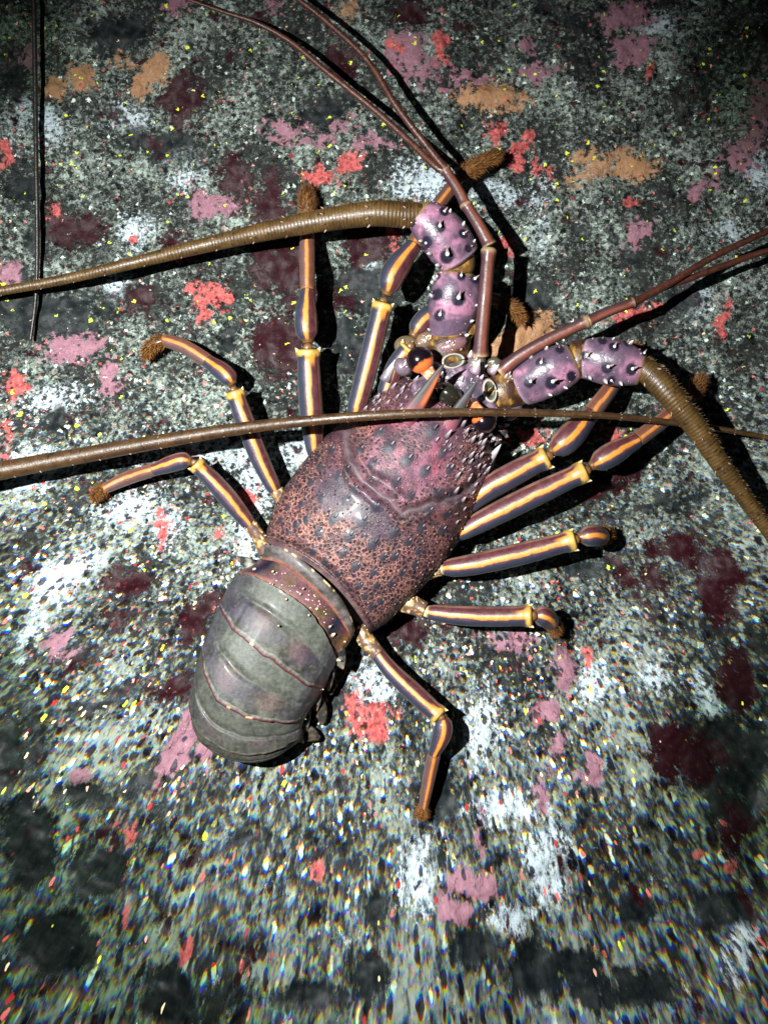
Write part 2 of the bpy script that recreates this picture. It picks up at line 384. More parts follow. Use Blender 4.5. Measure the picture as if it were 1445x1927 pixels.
# mauve coralline crust
pm = patch(pa[0], edge, 3.4, 0.2, 0.0, 2.4)
col = t.mix(t.math('MULTIPLY', pm, t.math('SUBTRACT', 1.0, t.math('MULTIPLY', blk[0], 0.8))), col, t.mix(wn, (0.09, 0.04, 0.055), (0.40, 0.20, 0.25)))
# coral red crust
cm = t.math('MULTIPLY', patch(pa[1], edge, 3.0, 0.14, -0.02, 2.2), t.math('SUBTRACT', 1.0, t.math('MULTIPLY', blk[1], 0.8)))
col = t.mix(cm, col, t.mix(t.ss(wn, .3, .7), (0.20, 0.03, 0.03), (0.56, 0.13, 0.12)))
# torch falloff painted in as a dull green-black tint over the rock's corners
dim_v = t.sep(t.attr('dim_falloff').outputs['Vector'])[0]
dim_m = t.ss(t.math('ADD', dim_v, t.math('MULTIPLY', t.math('SUBTRACT', dmix, 0.5), 2.6)), -0.1, 0.9)
col = t.mix(t.math('MULTIPLY', dim_m, 0.85), col, t.mix(1.0, col, (0.30, 0.42, 0.30), 'MULTIPLY'))
# small countless red, yellow and pink dots
pd = t.vmath('ADD', flw, (11.3, 5.1, 0))
v3 = t.vor(pd, 11.5); c3 = t.sep(v3.outputs['Color'])
rr = t.math('MULTIPLY_ADD', c3[1], 0.26, 0.10)
rr = t.math('ADD', rr, t.math('MULTIPLY', t.math('SUBTRACT', wn, 0.5), 0.5))
dot = t.ss(t.math('SUBTRACT', rr, v3.outputs['Distance']), 0.0, 0.06)
dot = t.math('MULTIPLY', dot, t.math('SUBTRACT', 1.0, t.math('MULTIPLY', t.math('ADD', dm, mm, clamp=True), 0.85)))
dens = t.ss(t.noise(fl, 0.9, 3).outputs[0], 0.38, 0.62)
isr = t.math('GREATER_THAN', t.math('ADD', c3[0], t.math('MULTIPLY_ADD', dens, 0.10, t.math('MULTIPLY', bd[2], .17))), 0.94)
col = t.mix(t.math('MULTIPLY', dot, isr), col, t.mix(c3[2], (0.30, 0.012, 0.015), (0.62, 0.14, 0.12)))
v4 = t.vor(t.vmath('ADD', flw, (2.9, 17.7, 0)), 10.0); c4 = t.sep(v4.outputs['Color'])
dot4 = t.ss(t.math('SUBTRACT', t.math('MULTIPLY_ADD', c4[1], 0.30, 0.10), v4.outputs['Distance']), 0.0, 0.06)
isy = t.math('GREATER_THAN', t.math('ADD', c4[0], t.math('MULTIPLY_ADD', t.math('MULTIPLY', bd[1], dens), 0.10, t.math('MULTIPLY', bd[2], .04))), 0.985)
col = t.mix(t.math('MULTIPLY', dot4, isy), col, (0.66, 0.78, 0.05))
v5 = t.vor(t.vmath('ADD', flw, (7.9, 1.7, 0)), 12.5); c5 = t.sep(v5.outputs['Color'])
dot5 = t.ss(t.math('SUBTRACT', t.math('MULTIPLY_ADD', c5[1], 0.24, 0.10), v5.outputs['Distance']), 0.0, 0.08)
isp = t.math('GREATER_THAN', t.math('ADD', c5[0], t.math('MULTIPLY', bd[2], 0.18)), 0.975)
col = t.mix(t.math('MULTIPLY', dot5, isp), col, t.mix(c5[2], (0.72, 0.32, 0.26), (0.75, 0.66, 0.36)))
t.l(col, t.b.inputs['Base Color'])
t.l(t.math('MULTIPLY_ADD', t.math('ADD', mm, dm, clamp=True), -0.10, 0.62), t.b.inputs['Roughness'])
t.b.inputs['Specular IOR Level'].default_value = 0.15
hgt = t.math('ADD', t.math('MULTIPLY', chan[1], 0.8), t.math('MULTIPLY', wn, 0.6))
smooth_ = t.math('SUBTRACT', 1.0, t.math('MULTIPLY', t.math('ADD', mm, dm, clamp=True), 0.8))
t.l(t.bump(t.math('MULTIPLY', hgt, smooth_), 0.8, 0.0024), t.b.inputs['Normal'])
me.materials.append(t.m)
rock = bpy.data.objects.new('rock_bed', me); COL.objects.link(rock); rock['kind'] = 'structure'

# ------------------------------------------------------------------ the lobster
root = bpy.data.objects.new('spiny_lobster', None); COL.objects.link(root)
root.location = tuple(P(640, 1060, 0.0)); root.empty_display_size = 0.05
root['label'] = 'large spiny lobster with mottled purple shell and orange striped legs clinging to the rock'
root['category'] = 'lobster'

ORANGE = np.array((0.62, 0.225, 0.030)); NAVY = np.array((0.022, 0.027, 0.045)); MAROON = np.array((0.070, 0.018, 0.022))
GOLD = np.array((0.40, 0.24, 0.05)); PALE = np.array((0.07, 0.075, 0.09)); FWD = np.array((0.60, 0.80, 0.0))

# carapace -------------------------------------------------
Lc = spline([(492,1020),(500,985),(522,930),(558,878),(600,828),(648,784),(690,752),(722,722),(752,708),(775,722)], 1.0)
Rc = spline([(690,1193),(728,1166),(775,1120),(822,1068),(862,1010),(892,955),(914,905),(926,862),(912,818),(888,800)], 1.0)
NU, NV = 330, 250
def resamp(c, n):
    d = np.concatenate([[0], np.cumsum(np.hypot(*np.diff(c[:, :2], axis=0).T))]); s = np.linspace(0, d[-1], n)
    return np.stack([np.interp(s, d, c[:, 0]), np.interp(s, d, c[:, 1])], -1)
L2 = resamp(Lc, NU); R2 = resamp(Rc, NU); u = np.linspace(0, 1, NU)
ang = np.linspace(-math.pi / 2, math.pi / 2, NV)
tt = np.sin(ang)                      # -1 left .. 1 right
mid = (L2 + R2) / 2; half = (R2 - L2) / 2
bow = 26 * (1 - u) ** 3
cxp = mid[:, None, 0] + half[:, None, 0] * tt[None] + bow[:, None] * (1 - tt[None] ** 2) * 0.6 + 6
cyp = mid[:, None, 1] + half[:, None, 1] * tt[None] - bow[:, None] * (1 - tt[None] ** 2) * 0.8
Hc = 0.052 + 0.012 * np.sin(np.pi * np.clip(u * 0.95 + 0.05, 0, 1)) - 0.010 * sst(0.8, 1, u) - 0.006 * sst(0.08, 0, u)
hz = 0.016 + (Hc[:, None] - 0.016) * np.abs(np.cos(ang)[None]) ** 0.85
def seg_dist(x, y, poly):
    out = np.full(x.shape, 1e9)
    for (ax, ay), (bx, by) in zip(poly[:-1], poly[1:]):
        vx, vy = bx - ax, by - ay; k = np.clip(((x - ax) * vx + (y - ay) * vy) / (vx * vx + vy * vy), 0, 1)
        out = np.minimum(out, np.hypot(x - ax - k * vx, y - ay - k * vy))
    return out
wx = cxp + (fbm(cxp / 30, cyp / 30, 3, 2) - .5) * 16; wy = cyp + (fbm(cxp / 30, cyp / 30, 3, 6) - .5) * 16
groove = [(655,790),(650,830),(656,868),(682,905),(720,932),(756,962),(785,958),(830,946),(880,922),(905,890)]
gd = seg_dist(wx, wy, groove)
gr = np.exp(-(gd / 8.5) ** 2)
rim = seg_dist(cxp, cyp, list(zip(cxp[0, ::10], cyp[0, ::10])))
hz = hz - 0.0030 * gr + 0.0020 * np.exp(-((gd - 18) / 9) ** 2)
hz = hz - 0.0035 * np.exp(-((rim - 15) / 4.5) ** 2)
def blob(x, y, e):
    a = math.radians(e[4]); dx_ = x - e[0]; dy_ = y - e[1]
    return 1 - np.hypot((dx_ * math.cos(a) + dy_ * math.sin(a)) / e[2], (-dx_ * math.sin(a) + dy_ * math.cos(a)) / e[3])
pinkm = np.maximum(blob(wx, wy, (762, 872, 118, 84, -40)), blob(wx, wy, (815, 800, 90, 60, 0)))
pinkm = sst(-0.05, 0.35, pinkm)
redm = sst(0, 0.7, np.maximum(blob(wx, wy, (735, 800, 60, 26, -20)), blob(wx, wy, (822, 860, 20, 60, 20))))
greym = sst(-0.1, 0.5, np.maximum(blob(wx, wy, (690, 968, 84, 46, 38)), blob(wx, wy, (625, 925, 46, 50, 30))))
n1 = fbm(cxp / 24, cyp / 24, 4, 31); n2 = fbm(cxp / 70, cyp / 70, 3, 41)
base = blank(cxp) + np.array((0.095, 0.040, 0.055))
base = mixc(base, (0.15, 0.060, 0.05), sst(.35, .75, n2))
base = mixc(base, (0.29, 0.115, 0.165), pinkm * 0.8)
base = mixc(base, (0.38, 0.06, 0.09), redm * 0.5)
base = mixc(base, (0.065, 0.052, 0.075), greym * 0.85)
base = mixc(base, (0.035, 0.032, 0.036), sst(.50, .66, n1) * 0.65)
base = mixc(base, (0.16, 0.125, 0.12), gr * 0.75)
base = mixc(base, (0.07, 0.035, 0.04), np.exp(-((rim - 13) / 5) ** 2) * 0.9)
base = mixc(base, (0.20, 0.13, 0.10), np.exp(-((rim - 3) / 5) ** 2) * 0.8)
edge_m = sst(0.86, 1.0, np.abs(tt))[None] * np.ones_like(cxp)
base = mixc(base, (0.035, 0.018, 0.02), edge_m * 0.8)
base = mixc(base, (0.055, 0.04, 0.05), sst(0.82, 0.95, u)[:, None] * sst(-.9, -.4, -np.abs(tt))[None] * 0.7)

spots = [(715,810,10),(737,837,14),(770,862,14),(704,868,11),(803,884,13),(748,904,12),(681,843,9),(670,918,9),(776,931,10),(709,951,9),(817,807,16),(627,844,8),(604,876,7),(588,905,8),
 (609,934,9),(656,937,10),(631,973,13),(685,977,13),(710,952,10),(660,1006,13),(706,1020,13),(602,999,9),(580,973,8),(649,1038,10),(674,1063,10),(706,1074,8),(739,1096,8),(746,1045,9),
 (771,1017,9),(796,991,9),(836,995,9),(746,999,11),(713,1099,7),(703,1139,8),(593,1035,8),(614,1056,8),(544,952,6),(571,945,7),(785,1060,7),(868,941,8),(856,925,7),(811,959,9),(638,1078,7),
 (560,985,7),(655,880,8),(640,895,8),(845,965,8),(825,925,9),(850,880,9),(835,850,10),(790,1035,7),(760,1075,7),(725,1045,8),(680,1100,7),(690,1120,7),(720,1130,7),(545,1000,6),(530,975,6)]
dkm = np.zeros_like(cxp)
for x, y, r in spots:
    d = np.hypot((cxp - x + 3) * 0.8 + (cyp - y - 3) * -0.6, ((cxp - x + 3) * 0.6 + (cyp - y - 3) * 0.8) * 1.0)
    dkm = np.maximum(dkm, sst(1.15, 0.7, np.hypot(((cxp - x + 3) * .6 - (cyp - y - 3) * .8) / (r * 1.25), ((cxp - x + 3) * .8 + (cyp - y - 3) * .6) / (r * .85))))
    hz = hz + 0.0007 * np.exp(-(d / (r * 0.9)) ** 2)
base = mixc(base, (0.040, 0.046, 0.055), dkm * 0.9)
g = Pn(cxp, cyp, hz)
net = sst(0.62, 0.12, u)[:, None] * 1.0 + 0.12 + .45 * sst(.5, .65, fbm(cxp / 60, cyp / 60, 3, 91))
net = np.clip(net, 0, 1) * (1 - greym * 0.85) * (1 - pinkm * 0.55) * (1 - edge_m * .6) * (1 - dkm) * (1 - gr) * (1 - np.exp(-(rim / 18) ** 2))
mb = MB()
aux = np.stack([cxp / 100, cyp / 100, net], -1)
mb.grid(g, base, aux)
# turned-under flanks and rear lip
def skirt(edge, cen, cc, a_):
    low = edge * 1.0; low[:, 2] = 0.010; low[:, :2] = low[:, :2] * 0.93 + cen[:2] * 0.07
    mb.grid(np.stack([edge, (edge + low) / 2 + (edge - cen) * 0.02, low], 0), cc)
cen = P(690, 960, 0.02)
for e in (g[:, 0], g[:, -1], g[0], g[-1]):
    skirt(e.copy(), cen, np.array((0.05, 0.02, 0.02)), None)
mb.grid(np.stack([g[:, 0] * [1, 1, 0] + [0, 0, .010], g[:, -1] * [1, 1, 0] + [0, 0, .010]], 0), np.array((0.06, 0.03, 0.02)))
SX, SY, SZ = cxp.ravel(), cyp.ravel(), hz.ravel()
def surf(x, y):
    return SZ[np.argmin((SX - x) ** 2 + (SY - y) ** 2)]
def spine_on(mb, x, y, r, ln, c0, c1, d=None, h=None, sharp=0.9, bend=0.2):
    h = surf(x, y) if h is None else h
    d = (FWD * 0.75 + np.array((0, 0, 0.75))) if d is None else np.array(d, float)
    mb.cone(P(x, y, h - 0.0006), d, ln * PX, r * PX, c0, c1, n=10, bend=bend, bdir=FWD, sharp=sharp)
WT = (0.80, 0.76, 0.70)
for x, y, r in spots:
    spine_on(mb, x, y, r * 0.26, r * 0.66, (0.035, 0.032, 0.04), WT if rng.rand() < 0.6 else (0.30, 0.2, 0.2))
# countless low tubercles
for k in range(900):
    i = rng.randint(8, NU - 6); j = rng.randint(12, NV - 12)
    if gr[i, j] > 0.5 or dkm[i, j] > 0.4: continue
    r = rng.uniform(1.5, 2.9); light = rng.rand() < 0.45 * (1 + pinkm[i, j])
    c1 = (0.62, 0.36, 0.25) if light else (0.05, 0.03, 0.035)
    mb.cone(g[i, j] - [0, 0, 0.0003], FWD * 0.5 + [0, 0, 1], r * 1.6 * PX, r * PX, base[i, j], c1, n=6, rings=3, sharp=0.7)
edge_sp = [(759,705,5,15),(767,712,5,14),(779,719,5,14),(719,722,5,13),(737,732,5,14),(784,741,5,13),(772,757,5,15),(686,771,4,9),(852,795,6,17),(868,801,6,17),(839,823,6,17),(900,826,6,15),
 (915,887,5,12),(884,860,5,13),(883,872,4,11),(870,943,4,10),(859,898,5,12),(856,926,5,12),(906,837,6,15),(886,831,6,14),(700,740,4,10),(712,758,4,9),(728,760,4,9),(745,750,4,10),(755,735,5,11),
 (700,775,4,8),(672,790,4,8),(660,800,3,7),(752,775,4,9),(880,905,4,10),(893,915,4,9),(898,880,4,10),(870,870,4,10),(903,860,4,11),(745,718,4,10),(730,708,4,10),(790,760,4,10),(875,815,5,12),(820,830,4,9),
 (888,930,3,8),(872,960,3,8),(858,985,3,8)]
for x, y, r, l in edge_sp:
    spine_on(mb, x, y, r * 1.0, l * 1.1, (0.10, 0.06, 0.07), WT, sharp=0.8)
for k in range(70):
    if k % 2: x, y = rng.uniform(690, 790), rng.uniform(700, 790)
    else: x, y = rng.uniform(835, 915), rng.uniform(800, 900)
    if np.min((SX - x) ** 2 + (SY - y) ** 2) > 16: continue
    r = rng.uniform(2.2, 4.2); spine_on(mb, x, y, r, r * 2.3, (0.07, 0.045, 0.05), random.choice([WT, (0.5, .33, .26), (.35, .28, .33), (.6, .5, .5)]))

t = NT('carapace_shell')
c = t.attr('col').outputs['Color']; ax_ = t.attr('aux').outputs['Vector']; s3 = t.sep(ax_)
cv = t.n('ShaderNodeCombineXYZ'); t.l(s3[0], cv.inputs[0]); t.l(s3[1], cv.inputs[1]); p = cv.outputs[0]
pw = t.vmath('ADD', p, t.vmath('SCALE', t.noise(p, 9, 2).outputs['Color'], scale=0.05))
ve = t.vor(pw, 12.5, 'DISTANCE_TO_EDGE'); vc = t.vor(pw, 12.5)
ln_ = t.ss(ve.outputs['Distance'], 0.20, 0.05)
hole = t.ss(vc.outputs['Distance'], 0.40, 0.24)
cr = t.sep(vc.outputs['Color'])
hole = t.math('MULTIPLY', hole, t.math('GREATER_THAN', cr[0], 0.3))
nz = t.noise(p, 30, 3).outputs[0]
tanc = t.mix(t.ss(nz, .3, .7), (0.22, 0.10, 0.07), (0.70, 0.37, 0.21))
netm = t.math('MULTIPLY', t.math('MULTIPLY', ln_, s3[2]), t.math('MULTIPLY_ADD', nz, 0.9, 0.25))
c = t.mix(netm, c, tanc)
c = t.mix(t.math('MULTIPLY', hole, t.ss(s3[2], 0.05, 0.3)), c, (0.022, 0.016, 0.026))
v6 = t.vor(p, 17); c6 = t.sep(v6.outputs['Color'])
speck = t.math('MULTIPLY', t.ss(v6.outputs['Distance'], 0.30, 0.14), t.math('GREATER_THAN', c6[0], 0.58))
c = t.mix(t.math('MULTIPLY', speck, t.ss(s3[2], 0.01, 0.1)), c, t.mix(t.math('GREATER_THAN', c6[1], 0.5), (0.02, 0.01, 0.015), (0.55, 0.30, 0.24)))
nn = t.noise(p, 3.2, 5, 0.7).outputs[0]
c = t.mix(t.ss(nn, 0.40, 0.58), t.mix(0.62, c, (0.03, 0.022, 0.028)), c)
c = t.mix(1.0, c, (.66, .60, .70), 'MULTIPLY')
t.b.inputs['Specular IOR Level'].default_value = 0.35
t.l(c, t.b.inputs['Base Color']); t.b.inputs['Roughness'].default_value = 0.48
t.b.inputs['Coat Weight'].default_value = 0.06; t.b.inputs['Coat Roughness'].default_value = 0.15
hh = t.math('SUBTRACT', t.math('MULTIPLY', ln_, 0.5), t.math('MULTIPLY', hole, 0.7))
t.l(t.bump(t.math('MULTIPLY', hh, s3[2]), 0.7, 0.0007, t.bump(nz, 0.35, 0.0008)), t.b.inputs['Normal'])
carapace = mb.build('carapace', t.m, root)

# horns over the eyes
for (pts, tip) in (([(764,792,19,.053),(782,766,17,.058),(803,735,12,.066),(820,708,7.5,.074),(836,684,1.2,.082)], 1),
                   ([(842,806,17,.050),(852,789,15,.054),(868,762,10,.062),(884,738,6,.069),(898,716,1.2,.076)], 0)):
    mb = MB()
    def hc(S_, T_, A_, X_, Y_):
        c = blank(S_) + np.array((0.045, 0.043, 0.048)); c = mixc(c, (0.20, 0.06, 0.08), sst(.45, .1, T_))
        c = mixc(c, (0.72, 0.17, 0.05), np.exp(-((A_ - .75) / .45) ** 2) * sst(.2, .45, T_) * sst(.95, .7, T_) * .95 * tip)
        return mixc(c, (0.22, 0.21, 0.19), np.exp(-((A_ + .6) / .2) ** 2) * .5)
    frame_tube(mb, spline(pts, 2.5), hc, 20)
    mb.build('horn', M_spine, root)

# front plate between the antennae ---------------------------------
mb = MB()
def platec(gp, x, y, z):
    n = fbm(gp[..., 0] / PX / 9, gp[..., 1] / PX / 9, 3, 8); n3 = fbm(gp[..., 0] / PX / 25, gp[..., 1] / PX / 25, 3, 18)
    c = blank(n) + np.array((0.085, 0.060, 0.080)); c = mixc(c, (0.27, 0.17, 0.23), sst(.5, .7, n)); return mixc(c, (0.04, 0.04, 0.06), sst(.55, .7, n3) * .8)
mb.ball(P(872, 722, 0.026), 62 * PX, 42 * PX, 0.020, 0, 60, 30, rot=math.radians(-35), colfn=platec)
mb.ball(P(835, 668, 0.024), 38 * PX, 30 * PX, 0.018, 0, 40, 20, rot=math.radians(40), colfn=platec)
mb.ball(P(940, 742, 0.024), 36 * PX, 30 * PX, 0.018, 0, 40, 20, rot=math.radians(-40), colfn=platec)
mb.ball(P(800, 745, 0.030), 46 * PX, 34 * PX, 0.020, 0, 40, 20, rot=math.radians(40), colfn=platec)
mb.ball(P(905, 770, 0.028), 36 * PX, 30 * PX, 0.018, 0, 40, 20, rot=math.radians(0), colfn=platec)
def free_spine(mb, x, y, h, r, l, dx_, dy_, dz=0.5, c0=(0.12, 0.07, 0.09), c1=WT, n=9):
    mb.cone(P(x, y, h), (dx_, dy_, dz), l * PX, r * PX, c0, c1, n=n, sharp=0.85)
for x, y, h, r, l, a, b in [(893,700,.045,11,26,.4,1),(868,716,.046,4,10,.3,1),(860,655,.036,5,14,.2,1),(884,672,.04,6,14,.2,1),(925,700,.04,9,20,.8,.8),(836,690,.04,4,8,0,1),(905,712,.045,4,9,.5,.8),
                            (945,690,.036,5,12,.5,.6),(955,775,.034,5,12,1,0),(930,770,.04,5,10,1,-.2),(765,672,.034,4,10,-.3,1),(950,800,.03,4,10,1,0),(880,745,.046,4,8,.4,.8),(960,725,.035,5,10,.6,.5)]:
    free_spine(mb, x, y, h, r, l, a, b, .6, (0.22, 0.13, 0.2))
for k in range(60):
    a_ = rng.uniform(0, 6.28); q_ = rng.uniform(.2, .8)
    x, y = 872 + 62 * q_ * math.cos(a_), 722 + 42 * q_ * math.sin(a_)
    mb.cone(P(x, y, 0.026 + 0.020 * math.sqrt(1 - q_ ** 2) - .001), (.3, .5, 1), rng.uniform(3, 6) * PX, rng.uniform(2, 4) * PX, (0.14, 0.09, 0.13), random.choice([WT, (.4, .25, .38), (.1, .06, .1)]), n=7, rings=3, sharp=.6)
for (ex, ey, eh, rx_, ry_, cb) in ((768, 652, .030, 20, 26, (.10, .07, .04)), (800, 640, .034, 18, 16, (.14, .09, .06)), (758, 690, .040, 16, 18, (.12, .09, .11)), (962, 770, .028, 24, 18, (.10, .07, .09)), (930, 826, .024, 12, 14, (.09, .07, .08)),
                                   (820, 700, .044, 20, 14, (.16, .10, .13)), (896, 684, .036, 22, 18, (.10, .08, .07)), (930, 690, .034, 18, 16, (.08, .07, .05)), (850, 650, .040, 30, 14, (.16, .08, .09)), (955, 716, .036, 14, 22, (.14, .10, .06))):
    mb.ball(P(ex, ey, eh), rx_ * PX, ry_ * PX, 15 * PX, cb, 24, 12, rot=ex * .37)
    for k in range(9):
        a_ = rng.uniform(0, 6.28); q_ = rng.uniform(0, .85); x, y = ex + rx_ * q_ * math.cos(a_), ey - ry_ * q_ * math.sin(a_)
        r_ = rng.uniform(1.8, 4.2)
        mb.cone(P(x, y, eh + 15 * PX * math.sqrt(1 - q_ ** 2) - .001), (rng.uniform(0, .9), rng.uniform(0, .9), rng.uniform(.3, .9)), r_ * rng.uniform(1.6, 3.4) * PX, r_ * PX, cb, random.choice([WT, WT, (.75, .55, .22), (.40, .24, .08), (.45, .3, .4)]), n=8, rings=4, sharp=.75)
mb.build('front_plate', M_shell, root)
# glossy dark dome and ringed sockets
for sp_ in ((916, 872, .030, .55, .75, .1, 44, 10), (724, 716, .034, .45, .85, .25, 44, 11)):
    mb = MB(); mb.cone(P(*sp_[:3]), sp_[3:6], sp_[6] * PX, sp_[7] * PX, (.11, .09, .12), (.70, .64, .62), n=14, sharp=.8)
    mb.build('spine', M_shell, root)
mb = MB()
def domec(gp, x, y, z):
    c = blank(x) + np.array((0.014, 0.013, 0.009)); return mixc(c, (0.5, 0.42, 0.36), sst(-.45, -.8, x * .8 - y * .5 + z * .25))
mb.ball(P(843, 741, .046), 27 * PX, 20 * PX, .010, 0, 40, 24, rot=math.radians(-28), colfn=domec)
mb.build('gland_dome', M_eye, root)
for x, y, rx, ry, h, rot in ((852, 680, 19, 12, .042, 10), (921, 736, 11, 19, .042, 10)):
    mb = MB(); n = 36; th_ = np.linspace(0, 2 * np.pi, n, endpoint=False)
    rings = [(1.25, 0, (.16, .10, .13)), (1.1, .0035, (.42, .33, .32)), (.98, .0045, (.30, .26, .22)), (.86, .003, (.12, .13, .09)), (.6, -.001, (.045, .055, .035)), (.1, -.003, (.03, .04, .025))]
    gg = np.zeros((len(rings), n, 3)); cc = np.zeros_like(gg); o = P(x, y, h); ro = math.radians(rot)
    for i, (k, z, c_) in enumerate(rings):
        ex = np.cos(th_) * rx * k * PX; ey = np.sin(th_) * ry * k * PX
        gg[i, :, 0] = o[0] + ex * math.cos(ro) - ey * math.sin(ro); gg[i, :, 1] = o[1] + ex * math.sin(ro) + ey * math.cos(ro); gg[i, :, 2] = h + z; cc[i] = c_
    mb.grid(gg, cc); mb.build('socket', M_spine, root)

# eyes
for x, y, r, sx, sy, h in ((790, 677, 24, 808, 703, .060), (911, 792, 22, 897, 770, .060)):
    mb = MB(); dv = np.array((sx - x, -(sy - y), 0.0)); dv /= np.linalg.norm(dv)
    def ec(gp, X_, Y_, Z_):
        d = X_ * dv[0] + Y_ * dv[1] + Z_ * 0.15 + .25 * (fbm(X_ * 3 + 9, Y_ * 3 + 9, 2, 3) - .5)
        c = blank(X_) + np.array((0.005, 0.003, 0.005)); return mixc(c, (0.75, 0.13, 0.03), sst(.38, .5, d))
    mb.ball(P(x, y, h), r * PX, r * PX, r * PX * .9, 0, 40, 28, colfn=ec)
    eye = mb.build('eye', M_eye, root)
    mb = MB()
    def sc_(S_, T_, A_, X_, Y_):
        n = fbm(X_ / 6, Y_ / 6, 3, 4); c = blank(S_) + np.array((0.85, 0.16, 0.04)); return mixc(c, (0.9, 0.62, 0.42), sst(.5, .65, n))
    frame_tube(mb, spline([(x + (sx - x) * .35, y + (sy - y) * .35, r * .7, h - .002), (sx, sy, r * .5, h - .003), (sx + (sx - x) * .5, sy + (sy - y) * .5, r * .5, h - .012)], 2), sc_, 20)
    mb.build('eye_stalk', M_eye, eye)

# abdomen ----------------------------------------------------
lines = [
 [(498,1024),(540,1034),(590,1072),(636,1118),(660,1160),(668,1186)],
 [(490,1052),(530,1062),(580,1100),(622,1142),(650,1182),(660,1205)],
 [(446,1082),(482,1090),(524,1112),(566,1144),(604,1184),(634,1246)],
 [(412,1144),(436,1180),(466,1208),(506,1240),(550,1274),(606,1300)],
 [(379,1222),(386,1274),(410,1318),(452,1346),(504,1362),(572,1356)],
 [(356,1318),(366,1368),(400,1402),(452,1420),(508,1416),(568,1388)],
 [(364,1352),(384,1400),(420,1426),(468,1436),(512,1428),(552,1404)],
]
heights = [.045, .044, .049, .050, .045, .034, .022]
edgeh = [.024, .020, .018, .016, .014, .012, .010]
NT_ = 130; ta = np.linspace(-math.pi / 2, math.pi / 2, NT_)
def line_pts(l):
    c = resamp(spline([(a, b) for a, b in l], 2.0), 400); k = (np.sin(ta) + 1) / 2 * 399
    return np.stack([np.interp(k, np.arange(400), c[:, 0]), np.interp(k, np.arange(400), c[:, 1])], -1)
LP = np.array([line_pts(l) for l in lines])
for i in range(2, 6):
    LP[i, :, 1] += (fbm(np.arange(NT_) / 9.0, np.zeros(NT_) + i, 3, 33) - .5) * 9; LP[i, :, 0] += (fbm(np.arange(NT_) / 7.0, np.zeros(NT_) + i, 3, 35) - .5) * 5
mb = MB()
def lerpl(i, f):
    # smooth blend across neighbouring rims
    i0 = max(i - 1, 0); i3 = min(i + 2, len(LP) - 1)
    a, b, c_, d_ = LP[i0], LP[i], LP[i + 1], LP[i3]
    return 0.5 * (2 * b + (c_ - a) * f + (2 * a - 5 * b + 4 * c_ - d_) * f * f + (3 * b - a - 3 * c_ + d_) * f ** 3)
prof = np.abs(np.cos(ta)) ** 0.75
